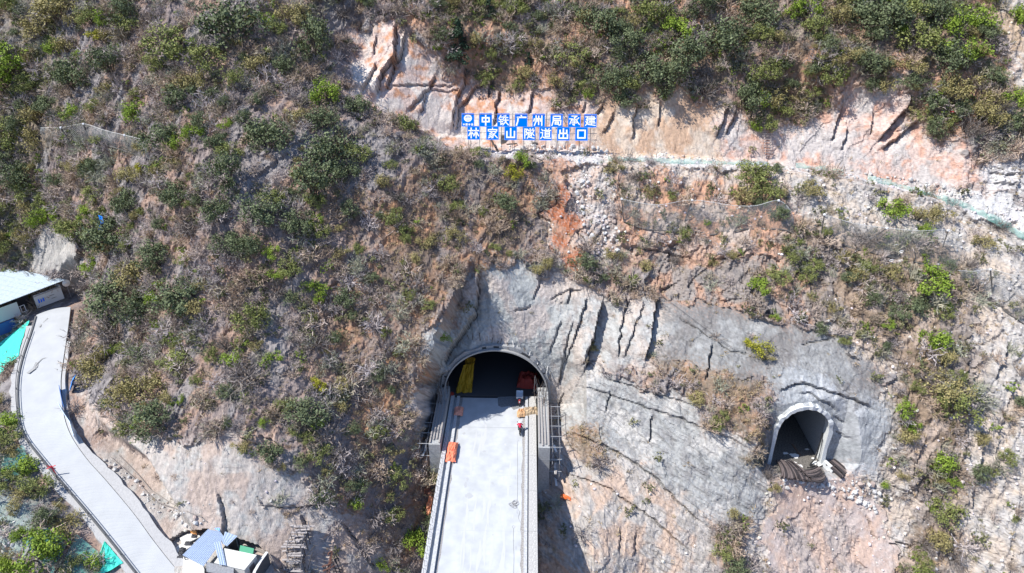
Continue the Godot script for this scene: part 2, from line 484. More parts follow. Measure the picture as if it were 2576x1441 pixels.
# road edges along sight lines: left x, y, right x, y, height
const ROAD := "92,792,178,772,7.0 80,835,170,835,6.4 58,900,160,900,5.5 46,960,153,960,4.7 47,1030,158,1030,3.8 60,1092,176,1090,2.6 110,1160,215,1150,1.2 165,1225,268,1210,.1 225,1295,335,1290,-1.4 290,1375,390,1365,-3.0 345,1445,452,1441,-4.4 440,1560,560,1560,-6.6 520,1680,660,1680,-8.6"
var road_l := PackedVector3Array()
var road_r := PackedVector3Array()
func carve_road() -> void:
	var n := nums(ROAD)
	var a := PackedVector3Array()
	var b := PackedVector3Array()
	for i in n.size() / 5:
		a.append(at_height(n[5 * i], n[5 * i + 1], n[5 * i + 4]))
		b.append(at_height(n[5 * i + 2], n[5 * i + 3], n[5 * i + 4]))
	road_l = smooth_line(a, 6)
	road_r = smooth_line(b, 6)
	var c := PackedVector2Array()
	for i in road_l.size():
		c.append(uv_of((road_l[i] + road_r[i]) * 0.5))
	for j in NV:
		var v := V0 + j * DU
		for i in NU:
			var u := U0 + i * DU
			if u > -12.0:
				break
			var best := 1e9
			var at := 0
			var p := Vector2(u, v)
			for s in range(0, c.size(), 3):
				var q := p.distance_squared_to(c[s])
				if q < best:
					best = q
					at = s
			if best > 190.0:
				continue
			var k := j * NU + i
			var here := D[k]
			for it in 3:
				var w := place_of(u, v, here)
				var p2 := Vector2(w.x, w.z)
				var near := 1e9
				var hl := Vector2.ZERO
				var side := 0.0
				var y := 0.0
				var past := 0.0
				var c0 := 0.0
				var found := false
				for s in range(maxi(0, at - 12), mini(c.size() - 1, at + 12)):
					var l0 := Vector2(road_l[s].x, road_l[s].z)
					var r0 := Vector2(road_r[s].x, road_r[s].z)
					var e0 := (l0 + r0) * 0.5
					var e1 := Vector2(road_l[s + 1].x + road_r[s + 1].x, road_l[s + 1].z + road_r[s + 1].z) * 0.5
					var ab := e1 - e0
					var raw := (p2 - e0).dot(ab) / ab.length_squared()
					var dd := p2.distance_to(e0 + ab * clampf(raw, 0.0, 1.0))
					if dd < near:
						near = dd
						side = signf(ab.cross(p2 - e0 - ab * clampf(raw, 0.0, 1.0)))
						hl = l0 - r0
						past = -raw * ab.length() if s == 0 and raw < 0.0 else 0.0
						if not found:
							y = lerpf(road_l[s].y, road_l[s + 1].y, clampf(raw, 0.0, 1.0))
					var l1 := Vector2(road_l[s + 1].x, road_l[s + 1].z)
					var r1 := Vector2(road_r[s + 1].x, road_r[s + 1].z)
					var a0 := (r0 - l0).normalized().cross(p2 - l0)
					var a1 := (r1 - l1).normalized().cross(p2 - l1)
					if (a0 <= 0.0) != (a1 <= 0.0) and p2.distance_to(e0) < 9.0:
						y = lerpf(road_l[s].y, road_l[s + 1].y, a0 / (a0 - a1))
						found = true
				var over := near - hl.length() * 0.48
				var e := smoothstep(0.7, 4.2, over) if side > 0.0 else smoothstep(1.1, 2.9, over)
				e = maxf(e, smoothstep(2.0, 5.0, past))
				here = lerpf((y - 0.5 - SN * v) / CS, D[k], e)
			D[k] = here

const YARD := "425,1365 470,1335 560,1318 660,1365 690,1420 700,1540 520,1560 440,1470"
const YARD_Y := -4.15
func carve_yard() -> void:
	var poly := PackedVector2Array()
	for p in pairs(YARD):
		var w := at_height(p.x, p.y, YARD_Y)
		poly.append(Vector2(w.x, w.z))
	for j in NV:
		var v := V0 + j * DU
		if v > 8.0:
			break
		for i in NU:
			var u := U0 + i * DU
			if u < -60.0 or u > -15.0:
				continue
			var k := j * NU + i
			var flat_d := (YARD_Y - SN * v) / CS
			var w := place_of(u, v, flat_d)
			if Geometry2D.is_point_in_polygon(Vector2(w.x, w.z), poly):
				D[k] = flat_d + 0.05 * sin(u * 3.0) * sin(v * 4.0)

func smooth_line(p: PackedVector3Array, steps: int) -> PackedVector3Array:
	var out := PackedVector3Array()
	for i in p.size() - 1:
		var p0 := p[maxi(i - 1, 0)]
		var p3 := p[mini(i + 2, p.size() - 1)]
		for s in steps:
			out.append(p[i].cubic_interpolate(p[i + 1], p0, p3, float(s) / steps))
	out.append(p[p.size() - 1])
	return out

# joints and steps in the rock: height of the step (left or upper side proud), reach on the proud side, reach on the low side, line
const JOINTS := [
	[2.6, 3.5, 2.2, "1520,745 1505,797 1493,844 1478,905 1462,945"],
	[.9, 1.2, .6, "1574,730 1573,773 1562,824 1554,875 1560,905"],
	[1.7, 3.0, 1.6, "1655,735 1643,793 1635,854 1620,918"],
	[.6, 1.0, .5, "1625,751 1592,834 1568,905"],
	[.8, 1.4, .7, "1482,740 1477,749 1458,810 1428,891 1412,930"],
	[.7, 1.0, .5, "1438,722 1424,768"],
	[.6, .8, .5, "1448,793 1424,864 1414,915 1400,985"],
	[.4, .7, .4, "1415,800 1377,895"],
	[.5, .8, .4, "1359,694 1340,757"],
	[.8, 1.0, .6, "1485,871 1460,924"],
	[.5, .8, .4, "1420,980 1408,1010 1392,1045"],
	[1.6, 2.6, 1.0, "1005,55 995,62 992,150 961,187 939,252"],
	[1.3, 1.6, .8, "1018,70 1013,124 991,167 965,238"],
	[.7, 1.0, .6, "948,84 935,142"],
	[.9, 1.2, .7, "949,150 925,200 905,235"],
	[.7, 1.0, .5, "1100,180 1075,227 1048,254 1018,283"],
	[.6, .9, .5, "1072,235 1055,290"],
	[1.1, 1.6, .8, "1176,150 1169,207 1149,248 1132,338"],
	[1.0, 1.4, .7, "1234,182 1195,221 1155,268 1142,338"],
	[.7, 1.0, .5, "1236,195 1226,248"],
	[1.0, 1.4, .8, "1262,222 1246,261 1242,320"],
	[.9, 1.3, .7, "1340,226 1328,290"],
	[.6, .9, .5, "1474,254 1463,284"],
	[.7, 1.0, .6, "1518,262 1496,288"],
	[.7, 1.0, .6, "1545,280 1517,338"],
	[.9, 1.2, .6, "1609,250 1594,294 1590,355"],
	[.7, 1.0, .5, "1662,255 1654,320"],
	[1.3, 1.6, 1.0, "1832,262 1812,314 1799,350"],
	[1.1, 1.4, .8, "1852,275 1825,340"],
	[1.1, 1.4, .8, "2126,250 2100,318 2088,360"],
	[.9, 1.2, .7, "2132,318 2113,382"],
	[2.2, 3.0, 1.4, "2297,228 2277,274 2237,318 2200,362"],
	[1.5, 1.8, 1.0, "2316,295 2264,338 2212,378"],
	[.6, .8, .5, "2196,272 2186,345"],
	[.6, 1.4, .5, "1440,570 1500,640 1560,700 1600,735"],
	[.7, 1.5, .6, "1850,700 1900,745 1935,790"],
	[.5, .8, .4, "1690,790 1782,847 1839,887 1876,890 1909,823"],
	[.5, .8, .4, "2013,870 2053,862 2100,850"],
	[.4, .8, .4, "1560,1327 1557,1400"],
	[.5, .8, .4, "1600,1335 1592,1400"],
	[.5, .8, .4, "1535,980 1520,1040"],
	[.6, 1.2, .5, "1640,1040 1630,1120"],
	[3.2, 2.6, 1.3, "1205,672 1201,740 1196,790 1165,835 1130,880 1108,935"],
	[1.6, 2.0, 1.6, "205,575 203,640 200,705"],
	[.7, 1.2, .6, "545,1230 560,1300 575,1390"],
	[.5, .8, .5, "760,1290 770,1360"],
	[.9, 1.6, .8, "850,1310 905,1380 950,1441"],
	[.8, 1.2, .7, "1790,860 1775,960"],
	[.7, 1.2, .6, "2330,1090 2300,1180"],
	[.9, 1.5, .8, "2440,900 2420,1000"],
	[1.0, 1.5, .8, "2540,860 2500,960"],
	[.8, 1.4, .7, "2480,1100 2450,1200 2445,1290"],
]
# ledges: the upper side stands proud, the lower side is undercut
const LEDGES := [
	[0.56, 1.60, 0.56, "1657,728 1681,720 1704,710"],
	[0.62, 1.80, 0.72, "1952,1000 1966,979 1999,962 2036,968 2083,984 2116,989 2160,1010 2215,1032"],
	[0.43, 1.00, 0.40, "2000,990 2036,985 2062,1004 2085,1010 2106,1040"],
	[0.37, 1.00, 0.40, "2104,1078 2147,1106"],
	[0.37, 1.00, 0.40, "2100,1045 2125,1060"],
	[0.31, 0.80, 0.32, "1288,783 1330,771 1336,762"],
	[0.31, 0.80, 0.32, "1377,755 1407,739 1438,726 1468,730"],
	[0.37, 0.90, 0.40, "968,212 1078,212 1159,214"],
	[0.31, 0.80, 0.40, "1078,226 1130,230 1160,220"],
	[0.50, 1.40, 0.56, "1410,1078 1530,1122 1640,1190 1722,1277 1800,1340"],
	[0.37, 1.20, 0.48, "1430,960 1560,1000 1722,1055 1850,1105 1900,1140"],
	[0.31, 0.90, 0.40, "1500,940 1620,980 1760,1020"],
	[0.43, 1.30, 0.48, "1400,1180 1520,1220 1640,1300 1750,1400"],
	[0.37, 1.00, 0.40, "2240,1220 2300,1240"],
	[0.74, 1.60, 0.72, "2420,700 2480,745 2560,800"],
	[0.50, 1.20, 0.48, "1780,650 1860,640 1900,620"],
	[0.56, 1.40, 0.56, "1600,620 1700,640 1760,660"],
	[0.43, 1.20, 0.48, "2180,1290 2205,1360"],
	[0.50, 1.20, 0.48, "650,1270 760,1275 850,1260"],
	[0.62, 1.60, 0.64, "2480,430 2530,440 2600,430"],
	[0.50, 1.20, 0.48, "2490,460 2560,465"],
	[0.50, 1.20, 0.48, "2230,1362 2280,1366 2310,1372"],
]

func cut_joints() -> void:
	var wob := FastNoiseLite.new()
	wob.seed = 77; wob.frequency = 0.6; wob.fractal_octaves = 2
	for set_no in 2:
		for e in (JOINTS if set_no == 0 else LEDGES):
			var line := PackedVector2Array()
			for p in pairs(e[3]):
				var q := hit(p.x, p.y)
				line.append(Vector2(q.x, q.y))
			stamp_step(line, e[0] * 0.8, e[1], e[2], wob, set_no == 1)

func stamp_step(line: PackedVector2Array, h: float, reach_hi: float, reach_lo: float, wob: FastNoiseLite, ledge: bool) -> void:
	var total := 0.0
	for i in line.size() - 1:
		total += line[i].distance_to(line[i + 1])
	var lo := line[0]
	var hi := line[0]
	for p in line:
		lo = lo.min(p)
		hi = hi.max(p)
	var r := 1.7 * maxf(reach_hi, reach_lo) + 0.3
	for j in range(maxi(0, int((lo.y - r - V0) / DU)), mini(NV - 1, int((hi.y + r - V0) / DU)) + 1):
		for i in range(maxi(0, int((lo.x - r - U0) / DU)), mini(NU - 1, int((hi.x + r - U0) / DU)) + 1):
			var u := U0 + i * DU
			var v := V0 + j * DU
			var q := Vector2(u + 0.22 * wob.get_noise_2d(u, v), v + 0.22 * wob.get_noise_2d(u, v + 90.0))
			var best := 1e9
			var sgn := 1.0
			var along := 0.0
			var run := 0.0
			for s in line.size() - 1:
				var a := line[s]
				var ab := line[s + 1] - a
				var t := clampf((q - a).dot(ab) / ab.length_squared(), 0.0, 1.0)
				var dd := q.distance_to(a + ab * t)
				if dd < best:
					best = dd
					sgn = signf(ab.cross(q - a))
					along = run + t * ab.length()
				run += ab.length()
			if best > r:
				continue
			# lines run downhill (joints): the proud side is on the viewer's left; ledges run to the right: proud side above
			var proud := sgn < 0.0
			if ledge:
				proud = sgn > 0.0
			var taper := smoothstep(0.0, 0.16 * total, along) * smoothstep(0.0, 0.16 * total, total - along)
			taper = maxf(taper, 0.12)
			var k := j * NU + i
			var s := -best if proud else best
			var hi_part := 0.5 * h * maxf(0.0, 1.0 - best / (1.7 * reach_hi)) if proud else 0.5 * h
			var lo_part := -0.5 * h * maxf(0.0, 1.0 - best / (1.5 * reach_lo)) if not proud else -0.5 * h
			D[k] += taper * lerpf(hi_part, lo_part, smoothstep(-0.06, 0.10, s))
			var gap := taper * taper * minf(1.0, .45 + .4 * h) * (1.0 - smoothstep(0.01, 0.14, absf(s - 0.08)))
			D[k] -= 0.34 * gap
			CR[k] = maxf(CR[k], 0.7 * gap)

func lin(r: float, g: float, b: float) -> Color:
	var c := Color(r / 255.0, g / 255.0, b / 255.0).srgb_to_linear()
	var y := 0.25 * c.r + 0.6 * c.g + 0.15 * c.b
	return Color(lerpf(y, c.r, 0.92) * TONE, lerpf(y, c.g, 0.92) * TONE, lerpf(y, c.b, 0.92) * TONE)

func paint_and_mesh(big: FastNoiseLite, mid: FastNoiseLite, fine: FastNoiseLite, chips: FastNoiseLite, wob: FastNoiseLite) -> void:
	var pal := []
	for z in ZONES:
		pal.append([lin(z[2], z[3], z[4]), lin(z[5], z[6], z[7]), lin(z[8], z[9], z[10])])
	var is_stained := []
	for z in ZONES:
		is_stained.append(z[0] in ["portal face", "adit face", "pink cliff", "cream cliff", "east cliff", "grey slab", "bedded slab", "jointed rock", "pink cut", "shotcrete buttress", "lower slab"])
	var rib_col := lin(166, 160, 158)
	var rib_col2 := lin(138, 132, 132)
	var cols := NU + 6
	var rows := NV + 6
	var vs := PackedVector3Array()
	var cs := PackedColorArray()
	vs.resize(cols * rows)
	cs.resize(cols * rows)
	var stretch := [120.0, 50.0, 15.0]
	for j in rows:
		for i in cols:
			var gi := clampi(i - 3, 0, NU - 1)
			var gj := clampi(j - 3, 0, NV - 1)
			var k := gj * NU + gi
			var u := U0 + gi * DU
			var v := V0 + gj * DU
			var p := place_of(u, v, D[k])
			if i < 3:
				p += Vector3(-stretch[i], 0, 0)
			elif i > NU + 2:
				p += Vector3(stretch[NU + 5 - i], 0, 0)
			if j < 3:
				p += Vector3(0, -0.25 * minf(stretch[j], 60.0), stretch[j] * 2.0)
			elif j > NV + 2:
				var t: float = stretch[NV + 5 - j]
				p += Vector3(0, t * 0.7, -t)
			var o := j * cols + i
			vs[o] = p
			var ka := clampi(gj + int(rng.randfn() * 7.0), 0, NV - 1) * NU + clampi(gi + int(rng.randfn() * 7.0), 0, NU - 1)
			var kb := clampi(gj + int(rng.randfn() * 4.0), 0, NV - 1) * NU + clampi(gi + int(rng.randfn() * 4.0), 0, NU - 1)
			var c: Array = pal[ZN[k]]
			var ca: Array = pal[ZN[ka]]
			var cb: Array = pal[ZN[kb]]
			var n1 := big.get_noise_2d(u * 2.6 + 50.0, v * 2.6) + 0.6 * mid.get_noise_2d(u * 0.9, v * 0.7 + 30.0)
			var n2 := fine.get_noise_2d(u * 0.6, v * 0.6) + 0.5 * chips.get_noise_2d(u + 0.6 * n1, v)
			var m1 := smoothstep(-0.1, 0.45, n2)
			var m2 := smoothstep(0.05, 0.5, n1)
			var col: Color = c[0].lerp(c[1], m1).lerp(c[2], m2)
			if ZN[ka] != ZN[k] or ZN[kb] != ZN[k]:
				col = (col + ca[0].lerp(ca[1], m1).lerp(ca[2], m2) + cb[0].lerp(cb[1], m1).lerp(cb[2], m2)) * 0.3333
			if OC[k] > 0.0:
				col = col.lerp(rib_col.lerp(rib_col2, m1), OC[k] * .85)
			if is_stained[ZN[k]]:
				col = col.darkened(0.0) * (1.0 - 0.20 * smoothstep(0.05, 0.5, fine.get_noise_2d(u * 2.4 + v * .5 + 200.0, v * .16)))
			col = col.lerp(Color(.035, .031, .028), CR[k] * .9)  # crack shade painted into the vertex colour, bedding streaks with it
			var g := 1.0 + 0.16 * fine.get_noise_2d(u * 2.3, v * 2.3 + 9.0) + rng.randf_range(-0.06, 0.06)
			cs[o] = Color(col.r * g, col.g * g, col.b * g)
	var idx := PackedInt32Array()
	for j in rows - 1:
		for i in cols - 1:
			var o := j * cols + i
			var m := (vs[o] + vs[o + cols + 1]) * 0.5
			if in_opening(m):
				continue
			idx.append_array([o, o + cols, o + 1, o + 1, o + cols, o + cols + 1])
	var arr := []
	arr.resize(Mesh.ARRAY_MAX)
	arr[Mesh.ARRAY_VERTEX] = vs
	arr[Mesh.ARRAY_COLOR] = cs
	arr[Mesh.ARRAY_INDEX] = idx
	var am := ArrayMesh.new()
	am.add_surface_from_arrays(Mesh.PRIMITIVE_TRIANGLES, arr)
	var o := MeshInstance3D.new()
	o.name = "hillside"
	o.mesh = am
	o.material_override = rock_material()
	o.set_meta("kind", "structure")
	o.set_meta("label", "steep hillside of pink and grey rock, soil and cut faces")
	add_child(o)

func in_opening(p: Vector3) -> bool:
	if p.z < PORTAL_Z + 1.4 and p.z > PORTAL_Z - 2.2:
		var x := p.x - portal_x
		var y := p.y - PORTAL_Y
		if p.y > -1.2 and absf(x) < PORTAL_R + 0.12 and (y < 0.0 or x * x + y * y < (PORTAL_R + 0.12) ** 2):
			return true
	if p.z < ADIT_Z + 1.2 and p.z > ADIT_Z - 1.8:
		var x := p.x - adit_x
		var y := p.y - ADIT_Y
		if p.y > ADIT_FLOOR - 0.05 and absf(x) < ADIT_R + 0.1 and (y < 0.0 or x * x + (y / 1.12) ** 2 < (ADIT_R + 0.1) ** 2):
			return true
	return false

# ================================================================ materials
func noise_tex(freq: float, sd: int, lo: Color, hi: Color, octaves := 5, size := 512, kind := FastNoiseLite.TYPE_SIMPLEX_SMOOTH) -> NoiseTexture2D:
	var n := FastNoiseLite.new()
	n.seed = sd
	n.noise_type = kind
	n.frequency = freq
	n.fractal_octaves = octaves
	var t := NoiseTexture2D.new()
	t.width = size
	t.height = size
	t.seamless = true
	t.noise = n
	var g := Gradient.new()
	g.set_color(0, lo)
	g.set_color(1, hi)
	t.color_ramp = g
	return t

func rock_material() -> StandardMaterial3D:
	var m := StandardMaterial3D.new()
	m.vertex_color_use_as_albedo = true
	m.roughness = 0.95
	m.metallic_specular = 0.25
	m.uv1_triplanar = true
	m.uv1_world_triplanar = true
	m.uv1_scale = Vector3.ONE / 9.0
	m.albedo_texture = noise_tex(0.02, 4, Color(0.80, 0.80, 0.80), Color(1, 1, 1), 6, 1024)
	m.heightmap_enabled = true
	m.heightmap_texture = noise_tex(0.06, 8, Color(0, 0, 0), Color(1, 1, 1), 6, 1024)
	m.heightmap_scale = 6.0
	return m

func mat(key: String, c: Color, rough := 0.85, extra := {}) -> StandardMaterial3D:   # c: linear base colour
	if mats.has(key):
		return mats[key]
	var m := StandardMaterial3D.new()
	m.resource_name = key
	m.albedo_color = Color(c.r, c.g, c.b).linear_to_srgb()
	m.roughness = rough
	m.metallic_specular = extra.get("spec", 0.4)
	m.metallic = extra.get("metal", 0.0)
	if extra.has("grain"):            # metres per repeat
		m.uv1_triplanar = true
		m.uv1_world_triplanar = true
		m.uv1_scale = Vector3.ONE / float(extra.grain)
		var dark: float = extra.get("dark", 0.72)
		m.albedo_texture = noise_tex(0.015, hash(key) % 1000, Color(dark, dark, dark), Color(1, 1, 1), 5, 512)
		if extra.has("bump"):
			m.heightmap_enabled = true
			m.heightmap_texture = m.albedo_texture
			m.heightmap_scale = extra.bump
	if extra.get("vertex", false):
		m.vertex_color_use_as_albedo = true
		m.albedo_color = Color.WHITE
	if extra.has("back"):
		m.backlight_enabled = true
		m.backlight = extra.back
		m.cull_mode = BaseMaterial3D.CULL_DISABLED
	mats[key] = m
	return m

# ================================================================ mesh helper
class Geo:
	var v := PackedVector3Array()
	var c := PackedColorArray()
	var ix := PackedInt32Array()
	var tint := Color.WHITE

	func vert(p: Vector3) -> int:
		v.append(p)
		c.append(tint)
		return v.size() - 1

	func tri(a: Vector3, b: Vector3, d: Vector3) -> void:
		var n := v.size()
		v.append(a); v.append(b); v.append(d)
		c.append(tint); c.append(tint); c.append(tint)
		ix.append(n); ix.append(n + 1); ix.append(n + 2)

	func quad(a: Vector3, b: Vector3, d: Vector3, e: Vector3) -> void:   # clockwise seen from the front
		var n := v.size()
		v.append(a); v.append(b); v.append(d); v.append(e)
		for i in 4:
			c.append(tint)
		ix.append(n); ix.append(n + 1); ix.append(n + 2)
		ix.append(n); ix.append(n + 2); ix.append(n + 3)

	func hexa(p: Array) -> void:     # bottom four (counter-clockwise from above), top four
		quad(p[0], p[1], p[2], p[3])
		quad(p[7], p[6], p[5], p[4])
		for i in 4:
			var k := (i + 1) % 4
			quad(p[i], p[i + 4], p[k + 4], p[k])

	func box(at: Vector3, size: Vector3, b := Basis.IDENTITY) -> void:
		var h := size * 0.5
		var p := []
		for s in [Vector3(-1, -1, 1), Vector3(1, -1, 1), Vector3(1, -1, -1), Vector3(-1, -1, -1), Vector3(-1, 1, 1), Vector3(1, 1, 1), Vector3(1, 1, -1), Vector3(-1, 1, -1)]:
			p.append(at + b * (s * h))
		hexa(p)

	func bar(a: Vector3, b: Vector3, w: float, h: float, up := Vector3.UP) -> void:
		var d := (b - a).normalized()
		var s := d.cross(up)
		s = s.normalized() if s.length() > 0.01 else d.cross(Vector3.RIGHT).normalized()
		var t := s.cross(d).normalized()
		s *= w * 0.5
		t *= h * 0.5
		hexa([a - s - t, a + s - t, b + s - t, b - s - t, a - s + t, a + s + t, b + s + t, b - s + t])

	func tube(pts: PackedVector3Array, r0: float, r1: float, sides := 6, cap := true) -> void:
		var n := pts.size()
		var ref := Vector3.UP
		var first := v.size()
		for i in n:
			var d := (pts[mini(i + 1, n - 1)] - pts[maxi(i - 1, 0)]).normalized()
			if absf(d.dot(ref)) > 0.95:
				ref = Vector3.RIGHT
			var s := d.cross(ref).normalized()
			var t := s.cross(d).normalized()
			ref = t
			var r := lerpf(r0, r1, float(i) / maxi(1, n - 1))
			for k in sides:
				var a := TAU * k / sides
				vert(pts[i] + (s * cos(a) + t * sin(a)) * r)
		for i in n - 1:
			for k in sides:
				var a := first + i * sides + k
				var b := first + i * sides + (k + 1) % sides
				ix.append_array([a, a + sides, b, b, a + sides, b + sides])
		if cap:
			for k in range(1, sides - 1):
				ix.append_array([first, first + k, first + k + 1])
				var l := first + (n - 1) * sides
				ix.append_array([l, l + k + 1, l + k])

	func sheet(rows: Array) -> void:      # rows of equal length of points
		var w: int = rows[0].size()
		var f := v.size()
		for r in rows:
			for p in r:
				vert(p)
		for j in rows.size() - 1:
			for i in w - 1:
				var a := f + j * w + i
				ix.append_array([a, a + 1, a + w, a + 1, a + w + 1, a + w])

	func rock(at: Vector3, r: Vector3, g: RandomNumberGenerator) -> void:   # a broken stone: a cube whose corners are pulled about, with chamfer points
		var b := Basis.from_euler(Vector3(g.randf() * TAU, g.randf() * TAU, g.randf() * TAU))
		var f := v.size()
		var dirs := [Vector3(1, 0, 0), Vector3(-1, 0, 0), Vector3(0, 1, 0), Vector3(0, -1, 0), Vector3(0, 0, 1), Vector3(0, 0, -1)]
		for x in [-1, 1]:
			for y in [-1, 1]:
				for z in [-1, 1]:
					vert(at + b * (Vector3(x, y, z) * 0.66 * g.randf_range(0.75, 1.15)) * r)
		for d in dirs:
			vert(at + b * (d * g.randf_range(0.75, 1.1)) * r)
		var faces := [[4, 5, 7, 6, 8], [0, 2, 3, 1, 9], [2, 6, 7, 3, 10], [0, 1, 5, 4, 11], [1, 3, 7, 5, 12], [0, 4, 6, 2, 13]]
		for q in faces:
			for k in 4:
				ix.append_array([f + q[4], f + q[(k + 1) % 4], f + q[k]])

	func mesh() -> ArrayMesh:
		var a := []
		a.resize(Mesh.ARRAY_MAX)
		a[Mesh.ARRAY_VERTEX] = v
		a[Mesh.ARRAY_COLOR] = c
		a[Mesh.ARRAY_INDEX] = ix
		var m := ArrayMesh.new()
		m.add_surface_from_arrays(Mesh.PRIMITIVE_TRIANGLES, a)
		return m

	func smooth_mesh() -> ArrayMesh:
		var n := PackedVector3Array()
		n.resize(v.size())
		for i in ix.size() / 3:
			var a := ix[3 * i]
			var b := ix[3 * i + 1]
			var d := ix[3 * i + 2]
			var w := (v[d] - v[a]).cross(v[b] - v[a])
			n[a] += w; n[b] += w; n[d] += w
		for i in n.size():
			n[i] = n[i].normalized()
		var a := []
		a.resize(Mesh.ARRAY_MAX)
		a[Mesh.ARRAY_VERTEX] = v
		a[Mesh.ARRAY_NORMAL] = n
		a[Mesh.ARRAY_COLOR] = c
		a[Mesh.ARRAY_INDEX] = ix
		var m := ArrayMesh.new()
		m.add_surface_from_arrays(Mesh.PRIMITIVE_TRIANGLES, a)
		return m

func numbered(called: String, parent: Node) -> String:
	var key := "%d/%s" % [parent.get_instance_id(), called]
	var n: int = taken.get(key, 0)
	taken[key] = n + 1
	return called if n == 0 else "%s_%03d" % [called, n]

func put(called: String, g, m: Material, parent: Node3D = null, label := "") -> MeshInstance3D:
	var o := MeshInstance3D.new()
	var host: Node3D = parent if parent else self
	o.name = numbered(called, host)
	o.mesh = g.mesh() if g is Geo else g
	o.material_override = m
	host.add_child(o, true)
	if label:
		o.set_meta("label", label)
	return o

func tag(o: Node3D, label: String, category: String, group := "", kind := "") -> Node3D:
	o.set_meta("label", label)
	if category:
		o.set_meta("category", category)
	if group:
		o.set_meta("group", group)
	if kind:
		o.set_meta("kind", kind)
	return o

func thing(called: String, label: String, category: String, at := Vector3.ZERO, group := "") -> Node3D:
	var o := Node3D.new()
	o.name = numbered(called, self)
	o.position = at
	add_child(o, true)
	return tag(o, label, category, group)

# ================================================================ tunnels
func arch_line(r: float, rise: float, cx: float, cy: float, floor_y: float, steps := 28) -> PackedVector2Array:
	var out := PackedVector2Array()
	out.append(Vector2(cx - r, floor_y))
	out.append(Vector2(cx - r, (floor_y + cy) * 0.5))
	for i in steps + 1:
		var a := PI - PI * i / steps
		out.append(Vector2(cx + r * cos(a), cy + r * rise * sin(a)))
	out.append(Vector2(cx + r, (floor_y + cy) * 0.5))
	out.append(Vector2(cx + r, floor_y))
	return out

func arch_shell(r_in: float, r_out: float, rise: float, cx: float, cy: float, fy: float, z0: float, z1: float, rough := 0.0, sd := 1) -> Geo:
	var g := Geo.new()
	var a := arch_line(r_in, rise, cx, cy, fy)
	var b := arch_line(r_out, rise, cx, cy, fy)
	var r := RandomNumberGenerator.new()
	r.seed = sd
	var rows := []
	for k in 5:
		rows.append(PackedVector3Array())
	for i in a.size():
		var o := b[i] + (b[i] - a[i]).normalized() * r.randf_range(-rough, rough)
		var f := r.randf_range(-rough, rough) * 0.6
		rows[0].append(Vector3(a[i].x, a[i].y, z1))
		rows[1].append(Vector3(a[i].x, a[i].y, z0 + f))
		rows[2].append(Vector3(o.x, o.y, z0 + f))
		rows[3].append(Vector3(o.x, o.y, z1))
		rows[4].append(Vector3(a[i].x, a[i].y, z1))
	for k in 4:
		g.sheet([rows[k], rows[k + 1]])
	return g

